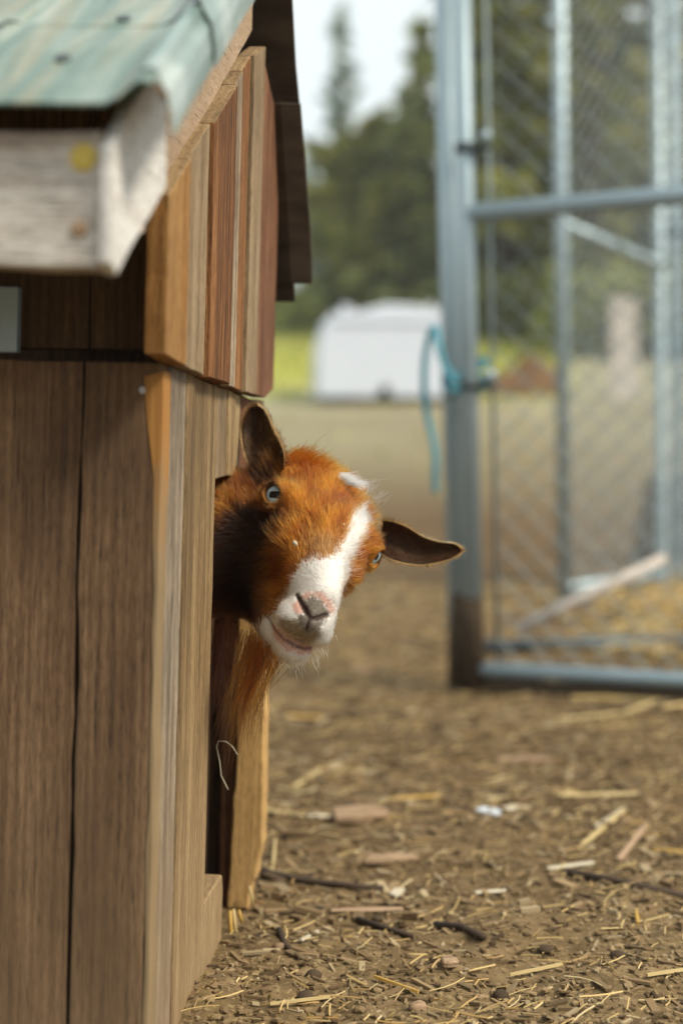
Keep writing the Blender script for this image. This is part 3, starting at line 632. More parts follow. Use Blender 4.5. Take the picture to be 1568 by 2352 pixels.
yb = 40.; xb = tx(733, yb); hb = hutch((xb, yb, terrain(xb, yb) - .02), .95, .72, 1.2, .1, 'small distant white hutch just past the tip of the house roof')
hb.location.z = at(733, 702, yb).z
# a low knoll carries the distant hutch
kn = MB(); K_ = 18; V = [(0, 0, .0)]; F = []
for j in range(1, 6):
    for i in range(K_):
        a = 2 * math.pi * i / K_; V.append((math.cos(a) * j * .9, math.sin(a) * j * .9, -.02 * j * j * 1.6 - (.6 if j == 5 else 0)))
for i in range(K_): F.append((0, 1 + i, 1 + (i+1) % K_))
for j in range(4):
    for i in range(K_): F.append((1+j*K_+i, 1+(j+1)*K_+i, 1+(j+1)*K_+(i+1) % K_, 1+j*K_+(i+1) % K_))
ko = mesh_obj('grassy_knoll', V, F, ground.data.materials[0], None, True); ko.location = (xb, yb, hb.location.z + .01); tag(ko, kind='structure')
# compost heap
ch = ground_at(1205, 905); V = []; F = []; nu = 28; nvv = 9; r_ = np.random.default_rng(5)
for j in range(nvv):
    f = j / (nvv - 1)
    for i in range(nu):
        a = 2 * math.pi * i / nu; rr = (1 - f ** 3.2) * (1 + .18 * mnoise.noise(Vector((math.cos(a) * 1.5, math.sin(a) * 1.5, f * 2)))); V.append((math.cos(a) * rr * .62, math.sin(a) * rr * .5, (.42 + .12 * math.sin(a * 1.0 + .6)) * f + .09 * mnoise.noise(Vector((i * .8, j * .9, 2))) - .05))
for j in range(nvv - 1):
    for i in range(nu): F.append((j*nu+i, j*nu+(i+1) % nu, (j+1)*nu+(i+1) % nu, (j+1)*nu+i))
M_HEAP = plain('rusty_compost', (.08, .045, .024), (.20, .115, .055), 12, .95, .1, .8, .03)
hp = mesh_obj('compost_heap', V, F, M_HEAP, None, True); hp.location = ch; tag(hp, 'rusty brown compost heap on the pasture behind the single fence post', 'heap')
# bleached board leaning behind the far fence
bb = ground_at(1432, 915); bm = bmesh.new(); bmesh.ops.create_cube(bm, size=1, matrix=Matrix.Translation((0, 0, .62)) @ Matrix.Diagonal((.36, .05, 1.28, 1))); bmesh.ops.bevel(bm, geom=list(bm.edges), offset=.012, segments=1, affect='EDGES')
bo = bm_obj('leaning_board', bm, M_PALEB, None); bo.location = bb; bo.rotation_euler = (-.08, .02, .2); tag(bo, 'pale bleached board standing upright behind the far fence', 'board')
# pasture grass
r_ = np.random.default_rng(11); V = []; F = []; n = 42000
yy_ = 10 + 26 * r_.random(n) ** .8; xx_ = (r_.random(n) - .5) * (yy_ * .62) + yy_ * .03; dens = np.clip((yy_ - 16.5) / 4, .03, 1); kp = (r_.random(n) < dens) & (xx_ / yy_ < .15 + r_.normal(0, .01, n))
for x, y in zip(xx_[kp], yy_[kp]):
    z = terrain(x, y) - .01; h = (.05 + .10 * r_.random()) * (.6 + .6 * min(1, (y - 8) / 12)); a = r_.random() * 3.14; w_ = .012 + .012 * r_.random() + y * .0006; b = len(V); lx, ly = r_.normal(0, h * .4, 2)
    V += [(x - math.cos(a) * w_, y - math.sin(a) * w_, z), (x + math.cos(a) * w_, y + math.sin(a) * w_, z), (x + lx, y + ly, z + h)]; F.append((b, b+1, b+2))
go = mesh_obj('pasture_grass', V, F, M_GRASS, None); tag(go, kind='stuff')
# ------------------------------------------------------------------ the goat
HA, HB, HC = math.radians(GP['yaw']), math.radians(GP['pitch']), math.radians(GP['roll'])
def _rot(a, b, c):
    Ry = np.array([[math.cos(a),0,math.sin(a)],[0,1,0],[-math.sin(a),0,math.cos(a)]])
    Rx = np.array([[1,0,0],[0,math.cos(b),-math.sin(b)],[0,math.sin(b),math.cos(b)]])
    Rz = np.array([[math.cos(c),-math.sin(c),0],[math.sin(c),math.cos(c),0],[0,0,1]])
    return Rz @ Rx @ Ry
HV = _rot(HA, HB, HC)                                   # head frame -> (right, up, towards viewer)
V2W = np.array([[1.,0,0],[0,0,-1.],[0,1.,0]])           # (right, up, near) -> world
HW = V2W @ HV
HC0 = np.array(at(737, 1216, 1.237))
def h2w(p): return (np.asarray(p, float) * .001) @ HW.T + HC0          # head mm -> world m
def w2h(p): return ((np.asarray(p, float) - HC0) @ HW) * 1000.
def w2px(p):
    d = np.asarray(p, float) - np.array([0, 0, CAM_Z]); f = d @ CF
    return np.stack([784 + d @ CR / f * FPX, 1176 - d @ CU / f * FPX], -1)
def px2h(px, py, y): return w2h(np.array(at(px, py, y)))

f32 = np.float32
def smin(a, b, k):
    h = np.clip(.5 + .5 * (b - a) / k, 0, 1); return b + (a - b) * h - k * h * (1 - h)
def smax(a, b, k): return -smin(-a, -b, k)
def ell(X, c, r, R=None):
    p = [X[i] - f32(c[i]) for i in range(3)]
    if R is not None: p = [sum(f32(R[j][i]) * p[j] for j in range(3)) for i in range(3)]
    k0 = np.sqrt(sum((p[i] / f32(r[i])) ** 2 for i in range(3))); k1 = np.sqrt(sum((p[i] / f32(r[i] * r[i])) ** 2 for i in range(3)))
    return k0 * (k0 - 1) / np.maximum(k1, 1e-6)
def cone(X, a, b, ra, rb):
    a = np.array(a, float); b = np.array(b, float); d = b - a; L2 = d @ d
    t = np.clip(sum((X[i] - f32(a[i])) * f32(d[i]) for i in range(3)) / f32(L2), 0, 1)
    return np.sqrt(sum((X[i] - f32(a[i]) - t * f32(d[i])) ** 2 for i in range(3))) - (f32(ra) + t * f32(rb - ra))

EYE_C = {-1: np.array([-47., 7., -1.]), 1: np.array([46.5, 2., 2.5])}
EYE_D = {}
for s_ in (-1, 1):
    d_ = np.array([s_ * .80, .14, .58]); EYE_D[s_] = d_ / np.linalg.norm(d_)
EYE_R = 12.5
BODY = [w2h(shed_pt(v, u, z)) for v, u, z in ((-.09, .285, .36), (-.20, .27, .31), (-.55, .26, .30))]
LEGS = [[w2h(shed_pt(*q)) for q in ((v, u, .26), (v - .02 * sg, u, .16), (v + .01 * sg, u, .035))] for v, u, sg in ((-.19, .22, 1), (-.21, .33, 1), (-.53, .21, -1), (-.56, .32, -1))]
def goat_sdf(X, carve=True):
    x, y, z = X; ax = np.abs(x); A = (ax, y, z)
    d = ell(A, (0, 4, -42), (46, 38, 46))                              # cranium
    d = smin(d, ell(A, (0, 0, -2), (44, 31, 38)), 14)                  # forehead
    d = smin(d, ell(A, (0, 23, -44), (24, 17, 24)), 14)                # poll
    d = smin(d, ell(A, (39, 6, -6), (16, 17, 20)), 10)                 # brow ridge and orbit
    d = smin(d, cone(A, (0, -24, 15), (0, -46, 84), 33, 18), 16)       # muzzle
    d = smin(d, cone(A, (0, -4, 22), (0, -32, 90), 20, 12), 12)        # nose bridge
    d = smin(d, ell(A, (0, -56, 92), (19, 17, 20)), 10)                # upper lip and nose
    d = smin(d, ell(A, (12, -64, 82), (14, 13, 22)), 8)                # lip pads
    d = smin(d, ell(A, (31, -20, 10), (15, 20, 28)), 12)               # cheekbone
    JX = (x - f32(5), y, z); JA = (np.abs(x - f32(5)), y, z)
    d = smin(d, cone(A, (0, -60, -30), (3, -82, 52), 44, 17), 14)      # jaw
    d = smin(d, ell(A, (27, -34, -18), (23, 38, 40)), 12)              # cheek
    d = smin(d, ell(JX, (0, -87, 73), (16, 12, 20)), 9)                # chin
    d = smin(d, cone(A, (34, 18, -52), (47, 20, -60), 17, 11), 10)     # ear roots
    # neck, body and legs, going back through the doorway into the house
    d = smin(d, cone(X, (-2, -24, -52), BODY[0], 54, 70), 26)
    d = smin(d, cone(X, BODY[0], BODY[1], 70, 88), 30)
    d = smin(d, cone(X, BODY[1], BODY[2], 90, 96), 30)
    for l in LEGS:
        d = smin(d, cone(X, l[0], l[1], 34, 19), 20); d = smin(d, cone(X, l[1], l[2], 17, 15), 8)
    # lids
    for s in (-1, 1):
        c, dd = EYE_C[s], EYE_D[s]
        d = smin(d, ell(X, c + dd * 1.5, (15.8, 15.2, 14.6)), 5)
        fwd = np.array([0, -.28, 1.]); fwd -= dd * (fwd @ dd); fwd /= np.linalg.norm(fwd); upv = np.cross(dd, fwd)
        if upv[1] < 0: upv = -upv
        R = np.stack([fwd, upv, dd], 1)
        d = smax(d, -ell(X, c + dd * 14 + upv * (-.5 if s < 0 else -.9), (10.4, 7.3 if s < 0 else 8.2, 12), R), 1.6)
        d = smin(d, cone(X, c + dd*8 + fwd*9 - upv*4, c + dd*3 + fwd*17 - upv*10, 2.2, 1.4), 2.5)
    d = smin(d, cone(JA, (0, -83, 90), (11, -83, 83), 3.2, 3.2), 2.5)      # lower lip
    d = smin(d, cone(JA, (11, -83, 83), (21, -80, 58), 3.2, 2.4), 2.5)
    if carve:
        for path, rr in CARVE:
            for k in range(len(path) - 1): d = smax(d, -cone(X, path[k], path[k+1], rr[k], rr[k+1]), 1.3)
    return d
def hit(px, py, inset=0.):
    d = ray(px, py); t = np.arange(1.02, 1.30, .0008); L = w2h(d[None] * t[:, None] + np.array([0, 0, CAM_Z]))
    f = goat_sdf((L[:, 0], L[:, 1], L[:, 2]), False); i = int(np.argmax(f < 0)); vd = L[i] - L[i-1]; return L[i] + vd / np.linalg.norm(vd) * inset
SLITS = [([(682,1366),(690,1381),(700,1400),(711,1419)], (1.3, 2.0, 2.5, 1.3)), ([(713,1422),(728,1420),(750,1411)], (1.2, 1.8, 1.5)), ([(711,1420),(703,1447)], (1.0, 1.0)),
         ([(617,1418),(630,1444),(650,1467),(676,1482),(700,1490),(715,1488)], (.9, 1.0, 1.2, 1.3, 1.3, 1.0))]
DARKW = (.96, .85, .8, .6)
CARVE = []
for path_, rr_ in SLITS: CARVE.append(([hit(px, py, .4) for px, py in path_], rr_))
def path_d(P, mask=False):
    o = np.full(len(P), 1e9); mk_ = np.zeros(len(P))
    for (path_, rr_), dw_ in zip(SLITS, DARKW):
        for k in range(len(path_) - 1):
            a = np.array(path_[k], float); e = np.array(path_[k+1], float) - a; wv = P - a; t = np.clip((wv @ e) / (e @ e), 0, 1)
            dd_ = np.linalg.norm(wv - t[:, None] * e, axis=1) - 2.64 * (rr_[k] * (1 - t) + rr_[k+1] * t)
            o = np.minimum(o, dd_); mk_ = np.maximum(mk_, dw_ * (1 - sst(-1.5, 3., dd_)))
    return mk_ if mask else o
def axis(lo, hi, flo, fhi, fine, grow=1.12, mx_=14.):
    c = list(np.arange(flo, fhi + fine, fine)); st = fine
    while c[-1] < hi: st = min(st * grow, mx_); c.append(c[-1] + st)
    st = fine
    while c[0] > lo: st = min(st * grow, mx_); c.insert(0, c[0] - st)
    return np.array(c, f32)
def surface_nets(F, ax):
    nx, ny, nz = F.shape; S = F < 0
    cs = [(i, j, k) for i in (0, 1) for j in (0, 1) for k in (0, 1)]
    cnt = sum(S[i:nx-1+i, j:ny-1+j, k:nz-1+k].astype(np.int8) for i, j, k in cs)
    act = np.argwhere((cnt > 0) & (cnt < 8)); idx = -np.ones((nx-1, ny-1, nz-1), np.int64)
    idx[tuple(act.T)] = np.arange(len(act))
    acc = np.zeros((len(act), 3)); num = np.zeros(len(act))
    for a in cs:
        for d in range(3):
            if a[d]: continue
            b = list(a); b[d] = 1
            ia = act + a; ib = act + b; fa = F[tuple(ia.T)]; fb = F[tuple(ib.T)]; m = (fa < 0) != (fb < 0)
            t = np.where(m, fa / np.where(m, fa - fb, 1), 0)
            pa = np.stack([ax[q][ia[:, q]] for q in range(3)], 1); pb = np.stack([ax[q][ib[:, q]] for q in range(3)], 1)
            acc += np.where(m[:, None], pa + (pb - pa) * t[:, None], 0); num += m
    V = acc / num[:, None]; Q = []
    for d in range(3):
        sl0 = [slice(None)] * 3; sl1 = [slice(None)] * 3; sl0[d] = slice(0, -1); sl1[d] = slice(1, None)
        A_ = S[tuple(sl0)]; B_ = S[tuple(sl1)]; e = np.argwhere(A_ != B_)
        o1, o2 = [q for q in range(3) if q != d]
        ok = (e[:, o1] > 0) & (e[:, o2] > 0) & (e[:, o1] < F.shape[o1]-1) & (e[:, o2] < F.shape[o2]-1); e = e[ok]
        flip = A_[tuple(e.T)]
        def cell(p, q):
            c = e.copy(); c[:, o1] -= p; c[:, o2] -= q; return idx[tuple(c.T)]
        q = np.stack([cell(0, 0), cell(1, 0), cell(1, 1), cell(0, 1)], 1)
        if d == 1: flip = ~flip
        q[~flip] = q[~flip][:, ::-1]; Q.append(q)
    return V, np.concatenate(Q)
bw = np.array([b for b in BODY] + [q for l in LEGS for q in l]); lo = bw.min(0) - 115; hi = bw.max(0) + 115
axs = [axis(min(lo[0], -70), max(hi[0], 75), -66, 66, 1.7), axis(min(lo[1], -115), max(hi[1], 70), -104, 62, 1.7), axis(min(lo[2], -110), max(hi[2], 125), -80, 122, 1.7)]
GX = [axs[0][:, None, None], axs[1][None, :, None], axs[2][None, None, :]]
GF = goat_sdf(GX).astype(f32)
HVERT, HQ = surface_nets(GF, axs)
def trilin(P):
    o = np.zeros(len(P)); I = []; T = []
    for q in range(3):
        i = np.clip(np.searchsorted(axs[q], P[:, q]) - 1, 0, len(axs[q]) - 2); I.append(i); T.append((P[:, q] - axs[q][i]) / (axs[q][i+1] - axs[q][i]))
    for a in (0, 1):
        for b in (0, 1):
            for c in (0, 1):
                o += GF[I[0]+a, I[1]+b, I[2]+c] * (T[0] if a else 1-T[0]) * (T[1] if b else 1-T[1]) * (T[2] if c else 1-T[2])
    return o

# ---- ears: thin cupped lofts
def smooth_line(pts, n):
    p = np.array(pts, float); t = np.linspace(0, len(p) - 1, n); o = []
    for s in t:
        i = min(int(s), len(p) - 2); f = s - i; p0 = p[max(i-1, 0)]; p1 = p[i]; p2 = p[i+1]; p3 = p[min(i+2, len(p)-1)]
        o.append(.5 * ((2*p1) + (-p0+p2)*f + (2*p0-5*p1+4*p2-p3)*f*f + (-p0+3*p1-3*p2+p3)*f**3))
    return np.array(o)
def ear(A, B, cup, n=26, m=13):
    """A, B: edge lines (px, py, depth); cup: metres the middle lies behind the edges"""
    a = smooth_line(A, n); b = smooth_line(B, n)
    a = np.array([np.array(at(*q)) for q in a]); b = np.array([np.array(at(*q)) for q in b])
    fr = []; bk = []
    for i in range(n):
        t = i / (n - 1); wdt = np.linalg.norm(b[i] - a[i])
        for j in range(m):
            s = j / (m - 1); e = 4 * s * (1 - s)
            p = a[i] * (1 - s) + b[i] * s + np.array([0, 1, 0]) * cup[0] * e * min(1, wdt / .026)
            p = p + np.array([0, 1, 0]) * cup[1] * (s - .5) * math.sin(math.pi * min(1., t * 1.1)) * min(1, wdt / .02)
            th = .0012 + .0030 * (e ** .6) * (1 - .6 * t)
            fr.append(p); bk.append(p + np.array([0, 1, 0]) * th)
    V = np.array(fr + bk); F = []; o = n * m
    for i in range(n - 1):
        for j in range(m - 1):
            q = [i*m+j, i*m+j+1, (i+1)*m+j+1, (i+1)*m+j]; F.append(q[::-1]); F.append([o+k for k in q])
    for i in range(n - 1):
        for j in (0, m - 1):
            q = [i*m+j, (i+1)*m+j, o+(i+1)*m+j, o+i*m+j]; F.append(q if j else q[::-1])
    for j in range(m - 1):
        for i in (0, n - 1):
            q = [i*m+j, i*m+j+1, o+i*m+j+1, o+i*m+j]; F.append(q if i == 0 else q[::-1])
    # orientation: front faces must look at the viewer
    f0 = F[(n//2*(m-1)+m//2)*2]; nrm = np.cross(V[f0[1]]-V[f0[0]], V[f0[2]]-V[f0[0]])
    if nrm[1] > 0: F = [f[::-1] for f in F]
    return V, F
eR = ear([(606,1112,1.262),(576,1074,1.272),(561,1032,1.284),(556,992,1.292),(561,958,1.293),(573,938,1.295),(590,931,1.297)],
         [(652,1076,1.248),(652,1044,1.252),(642,1014,1.262),(630,990,1.272),(620,966,1.280),(608,942,1.290),(593,931,1.297)], (.013, .0))
eL = ear([(880,1196,1.268),(905,1200,1.262),(935,1212,1.258),(968,1232,1.258),(1005,1245,1.260),(1040,1249,1.262),(1056,1258,1.263)],
         [(872,1268,1.252),(900,1284,1.250),(935,1293,1.252),(970,1296,1.254),(1008,1290,1.257),(1042,1279,1.260),(1058,1267,1.263)], (.012, .0))
GV = h2w(HVERT); GFc = HQ.tolist(); n0 = len(GV)
EAR0 = n0
for ev, ef in (eR, eL):
    b = len(GV); GV = np.concatenate([GV, ev]); GFc += [[b + k for k in f] for f in ef]

# ---- coat pattern and painted cheek shade, in the plane of the face (mm right / up of the head's centre)
def facexy(P):
    return w2px(P)
def poly_sd(P, poly):
    """signed distance (px of the photograph), negative inside"""
    poly = np.array(poly, float); d = np.full(len(P), 1e9); ins = np.zeros(len(P), bool)
    for i in range(len(poly)):
        a = poly[i]; b = poly[(i+1) % len(poly)]; e = b - a; wv = P - a
        t = np.clip((wv @ e) / (e @ e), 0, 1); d = np.minimum(d, np.linalg.norm(wv - t[:, None] * e, axis=1))
        c = ((a[1] <= P[:, 1]) != (b[1] <= P[:, 1])); xi = a[0] + (P[:, 1] - a[1]) / np.where(c, b[1] - a[1], 1) * (b[0] - a[0])
        ins ^= c & (P[:, 0] < xi)
    return np.where(ins, -d, d)
BLAZE = [(836,1148),(872,1158),(854,1196),(836,1232),(820,1265),(805,1300),(795,1325),(788,1348),(786,1372),(800,1400),(790,1460),(760,1520),(700,1560),(630,1540),(584,1475),(584,1432),(606,1420),(622,1412),(638,1396),(652,1368),(668,1338),(682,1314),(690,1288),(720,1282),(750,1274),(775,1262),(786,1238),(793,1212),(806,1182),(820,1160)]
PAD = [(704,1376),(716,1369),(736,1377),(752,1398),(757,1412),(748,1424),(736,1440),(730,1452),(705,1450),(686,1432),(682,1412),(698,1408)]
LIPDARK = [(640,1420),(660,1420),(684,1422),(735,1446),(736,1462),(708,1484),(680,1476),(654,1454),(638,1434)]
PINKTOP = [(688,1372),(704,1358),(738,1360),(762,1384),(770,1404),(757,1410),(738,1378),(716,1370),(704,1378)]
PINKL = [(670,1392),(686,1374),(698,1392),(700,1408),(684,1414),(672,1404)]
PINKLIP = [(618,1422),(640,1444),(668,1464),(700,1482),(722,1488),(720,1500),(692,1507),(658,1494),(632,1466)]
DARK = [(480,1200),(545,1150),(590,1160),(640,1178),(652,1196),(628,1235),(612,1300),(596,1360),(606,1402),(590,1450),(480,1462)]  # dark cheek fur, deepened so its colour also carries the shade there
EARDARK = [(556,1030),(600,1040),(640,1080),(630,1112),(600,1122),(572,1096)]
def sst(a, b, x):
    t = np.clip((x - a) / (b - a), 0, 1); return t * t * (3 - 2 * t)
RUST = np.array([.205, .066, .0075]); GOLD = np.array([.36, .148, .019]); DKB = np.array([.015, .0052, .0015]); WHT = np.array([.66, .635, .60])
PINK = np.array([.56, .32, .25]); GREY = np.array([.125, .10, .075]); TAN = np.array([.17, .115, .055])
def coat(P, isear=None):
    q = facexy(P); L = w2h(P); jit = nr.normal(0, 1, len(P))
    nz = np.array([mnoise.noise(Vector((a * .03, b * .03, 0))) for a, b in q])
    c = RUST + (GOLD - RUST) * np.clip(.35 + .9 * nz, 0, 1)[:, None]
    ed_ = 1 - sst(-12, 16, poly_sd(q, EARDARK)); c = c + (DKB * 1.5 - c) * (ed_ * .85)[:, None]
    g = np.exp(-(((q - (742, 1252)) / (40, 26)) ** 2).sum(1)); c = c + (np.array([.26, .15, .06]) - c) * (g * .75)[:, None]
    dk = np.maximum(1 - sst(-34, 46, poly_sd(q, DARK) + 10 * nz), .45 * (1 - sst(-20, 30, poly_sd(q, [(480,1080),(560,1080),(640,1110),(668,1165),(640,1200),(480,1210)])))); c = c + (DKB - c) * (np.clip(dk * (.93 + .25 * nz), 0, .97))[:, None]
    wv = 1 - sst(-4, 4, poly_sd(q, BLAZE) + 4.5 * (q[:, 1] < 1300) + 5 * nz + 4 * jit); front = L[:, 2] > -34
    wv = np.where(front, wv, 0); c = c + (WHT - c) * wv[:, None]
    for pl, cc, soft in ((LIPDARK, TAN, 9), (PINKTOP, PINK, 6), (PINKL, PINK, 3), (PAD, GREY, 5), (PINKLIP, PINK, 4)):
        m = (1 - sst(-soft, soft, poly_sd(q, pl) + 3 * nz + 2 * jit)) * (L[:, 2] > 30); c = c + (cc - c) * (m * .92)[:, None]
    hf = np.array([mnoise.noise(Vector((a * .16, b * .16, 3.))) for a, b in q]); pm = (np.minimum(poly_sd(q, PAD), poly_sd(q, PINKTOP)) < 6) & (L[:, 2] > 30); c = np.where(pm[:, None], c * (1 + .55 * hf)[:, None], c)
    pdm = path_d(q, True); m = pdm * (L[:, 2] > 30); c = c + (np.array([.040, .020, .015]) - c) * m[:, None]
    if isear is not None:
        c = np.where(isear[:, None], np.array([.028, .011, .004]) * (1 + .25 * nz)[:, None], c)
    return np.clip(c, .003, .9), wv
gm = bpy.data.meshes.new('goat'); gm.from_pydata(GV.tolist(), [], GFc); gm.update()
gm.polygons.foreach_set('use_smooth', [True] * len(gm.polygons))
isE = np.arange(len(GV)) >= EAR0
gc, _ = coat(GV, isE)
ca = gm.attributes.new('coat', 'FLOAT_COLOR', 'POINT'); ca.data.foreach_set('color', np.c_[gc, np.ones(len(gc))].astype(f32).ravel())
m = N('goat_skin'); at_ = m.n('ShaderNodeAttribute', attribute_name='coat')
nzv = m.noise(m.coords((1, 1, 1), False), 900, 3)
m.bsdf(m.mix(.35, at_.outputs['Color'], m.mix(nzv, (.2, .2, .2), (1, 1, 1)), 'MULTIPLY'), .62, .15, nzv, .25, .0006, **{'Subsurface Weight': .08, 'Subsurface Radius': (.004, .0015, .0008)})
M_SKIN = m.m; gm.materials.append(M_SKIN)
goat = link(bpy.data.objects.new('goat', gm))
tag(goat, 'russet goat with white blaze and blue eyes peering out of the wooden house', 'goat')

# ---- eyes
def eye_mat():
    m = N('goat_eye'); co = m.n('ShaderNodeTexCoord').outputs['Object']; sx = m.n('ShaderNodeSeparateXYZ', {0: co})
    u = m.math('MULTIPLY', sx.outputs[0], 1000.); v = m.math('MULTIPLY', sx.outputs[1], 1000.)
    pu = m.math('POWER', m.math('ABSOLUTE', m.math('DIVIDE', u, 5.4)), 4.); pv = m.math('POWER', m.math('ABSOLUTE', m.math('DIVIDE', v, 3.2)), 4.)
    pup = m.math('SUBTRACT', 1., m.n('ShaderNodeMapRange', {'Value': m.math('ADD', pu, pv), 'From Min': .75, 'From Max': 1.3}).outputs[0])
    r = m.math('SQRT', m.math('ADD', m.math('MULTIPLY', u, u), m.math('MULTIPLY', v, v)))
    nzz = m.noise(m.coords((1, 1, 1), False), 700, 4)
    iris = m.mix(nzz, (.22, .38, .48), (.50, .64, .70))
    lim = m.n('ShaderNodeMapRange', {'Value': r, 'From Min': 7.6, 'From Max': 9.4}).outputs[0]
    c = m.mix(lim, iris, (.03, .025, .022)); c = m.mix(pup, c, (.004, .004, .005))
    m.bsdf(c, .3, .2, **{'Coat Weight': .18, 'Coat Roughness': .02}); return m.m
M_EYE = eye_mat()
for s_ in (-1, 1):
    bm = bmesh.new(); bmesh.ops.create_uvsphere(bm, u_segments=40, v_segments=28, radius=EYE_R * .001)
    e = bm_obj('eye', bm, M_EYE, goat, True)
    vd_ = HV.T @ np.array([0, .04, 1.]); ed_ = EYE_D[s_] * (.55 if s_ < 0 else .5) + vd_ * (.45 if s_ < 0 else .5); dd = HW @ (ed_ / np.linalg.norm(ed_)); fw = V2W @ np.array([1., -.16, 0.] if s_ < 0 else [.85, -.5, 0.]); fw = fw - dd * (fw @ dd); fw /= np.linalg.norm(fw); up = np.cross(dd, fw)
    e.matrix_world = Matrix([[fw[i], up[i], dd[i], h2w(EYE_C[s_])[i]] for i in range(3)] + [[0, 0, 0, 1]])

# ---- fur
gm.calc_loop_triangles(); T = np.zeros(len(gm.loop_triangles) * 3, np.int32); gm.loop_triangles.foreach_get('vertices', T); T = T.reshape(-1, 3)
GN = np.zeros(len(GV) * 3, f32); gm.vertices.foreach_get('normal', GN) if False else gm.vertex_normals.foreach_get('vector', GN); GN = GN.reshape(-1, 3)
def sample(n, wfun, isear=False):
    sel = T[(T[:, 0] >= EAR0) == isear]; a, b, c = GV[sel[:, 0]], GV[sel[:, 1]], GV[sel[:, 2]]
    ar = np.linalg.norm(np.cross(b - a, c - a), axis=1) * wfun((a + b + c) / 3)
    k = nr.choice(len(sel), n, p=ar / ar.sum()); u = nr.random((n, 2)); fl = u.sum(1) > 1; u[fl] = 1 - u[fl]
    w0 = 1 - u.sum(1); P = a[k] * w0[:, None] + b[k] * u[:, :1] + c[k] * u[:, 1:]
    nn = GN[sel[k, 0]] * w0[:, None] + GN[sel[k, 1]] * u[:, :1] + GN[sel[k, 2]] * u[:, 1:]
    return P, nn / np.linalg.norm(nn, axis=1)[:, None]
def unit(v): return v / np.maximum(np.linalg.norm(v, axis=1), 1e-9)[:, None]
def noise3(P, s, off=0.):
    return np.array([list(mnoise.noise_vector(Vector((p[0] * s + off, p[1] * s, p[2] * s)))) for p in P])
STR = []      # (points (n,K,3), root radius (n), colour (n,3))
K = 6
def strands(P, D, Nn, length, lift, sag, rad, colr, curl=.18):
    """P roots, D flow tangent, bends from lifted to flow direction"""
    n = len(P); pts = np.zeros((n, K, 3)); pts[:, 0] = P - Nn * .0006; d = unit(D * np.cos(lift)[:, None] + Nn * np.sin(lift)[:, None])
    for k in range(1, K):
        dk = unit(d - Nn * (.16 * k / K)[..., None] if False else d + D * (.10 * k) + np.array([0, 0, -1]) * (sag * k)[:, None] + nr.normal(0, curl / K, (n, 3)))
        pts[:, k] = pts[:, k-1] + dk * (length / (K - 1))[:, None]; d = dk
    STR.append((pts, rad, colr))
def w_head(P):
    L = w2h(P); q = w2px(P); w_ = np.where(L[:, 2] > -120, 1., .12)
    w_ = np.where(np.linalg.norm(L, axis=1) > 260, .03, w_)
    vis = ((P - np.array([0, 0, CAM_Z]))); return w_
def eye_d(L): return np.minimum(np.linalg.norm(L - (EYE_C[-1] + EYE_D[-1] * 11), axis=1), np.linalg.norm(L - (EYE_C[1] + EYE_D[1] * 11), axis=1))
P, Nn = sample(GP['nfur'], w_head); L = w2h(P); q = w2px(P)
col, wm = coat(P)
pad = np.minimum(np.minimum(poly_sd(q, PAD), poly_sd(q, PINKL)), poly_sd(q, PINKTOP)); lip = poly_sd(q, PINKLIP)
ed = eye_d(L)
length = 4.0 + 6.0 * sst(95, 20, L[:, 2]) + 6 * sst(-10, -60, L[:, 2])
length = np.where(L[:, 1] > 34, length + 2, length)                               # poll tuft
length = np.where((L[:, 1] < -72) & (L[:, 2] > 20), 6.5, length)                   # chin
length *= sst(6, 20, ed) * .85 + .15
length *= np.where(L[:, 2] > 30, sst(-6, 12, pad) * .85 + .12, 1)
length *= np.where((L[:, 2] > 20), sst(-2, 6, lip) * .9 + .1, 1)
keep = (ed > np.where(L[:, 0] > 0, 10.5, 7.2)) & ~((L[:, 0] > 20) & (ed < 19) & (((L - (EYE_C[1] + EYE_D[1] * 11)) @ np.array([-.5, .2, .85])) > 2) & (ed < 14)) & ~((L[:, 2] > 30) & (np.minimum(pad, lip) < -3) & (nr.random(len(P)) < .55))
keep &= trilin(L + 2.2 * (Nn @ HW)) > 0.4                                           # none inside nostrils and mouth
fl = np.stack([np.sign(L[:, 0]) * np.clip(np.abs(L[:, 0]) / 40, 0, 1) * .55, .35 * np.ones(len(L)), -np.ones(len(L))], 1)
fl[:, 1] = np.where(L[:, 1] < -25, -.5, .5) * np.where(L[:, 2] < 60, 1, .5)
chin = (L[:, 1] < -70) & (L[:, 2] > 30); fl[chin] = np.stack([L[chin, 0] * .02, -np.ones(chin.sum()), .25 * np.ones(chin.sum())], 1)
Dw = fl @ HW.T + noise3(P, 38.) * .55 + noise3(P, 140., 9.) * .35
Dw = unit(Dw - Nn * (Dw * Nn).sum(1)[:, None])
ln = length * .001 * np.exp(nr.normal(0, .22, len(P)))
lift = np.radians(np.clip(30 + nr.normal(0, 11, len(P)) + 22 * sst(30, 48, L[:, 1]), 6, 75))
shade = np.exp(nr.normal(0, .38, len(P)))[:, None]
pale = (nr.random(len(P)) < .12)[:, None]
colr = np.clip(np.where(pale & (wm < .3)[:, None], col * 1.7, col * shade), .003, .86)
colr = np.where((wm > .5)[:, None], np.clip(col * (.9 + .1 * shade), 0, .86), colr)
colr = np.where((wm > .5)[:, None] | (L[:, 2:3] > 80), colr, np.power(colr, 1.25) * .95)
keep &= path_d(q) > np.where(L[:, 2] > 30, 3., -1e9)
ln = np.where((path_d(q) < 12) & (L[:, 2] > 30), np.minimum(ln, .0022), ln)
kk = keep
strands(P[kk], Dw[kk], Nn[kk], ln[kk], lift[kk], np.full(kk.sum(), .02), np.full(kk.sum(), GP['hr']), colr[kk])
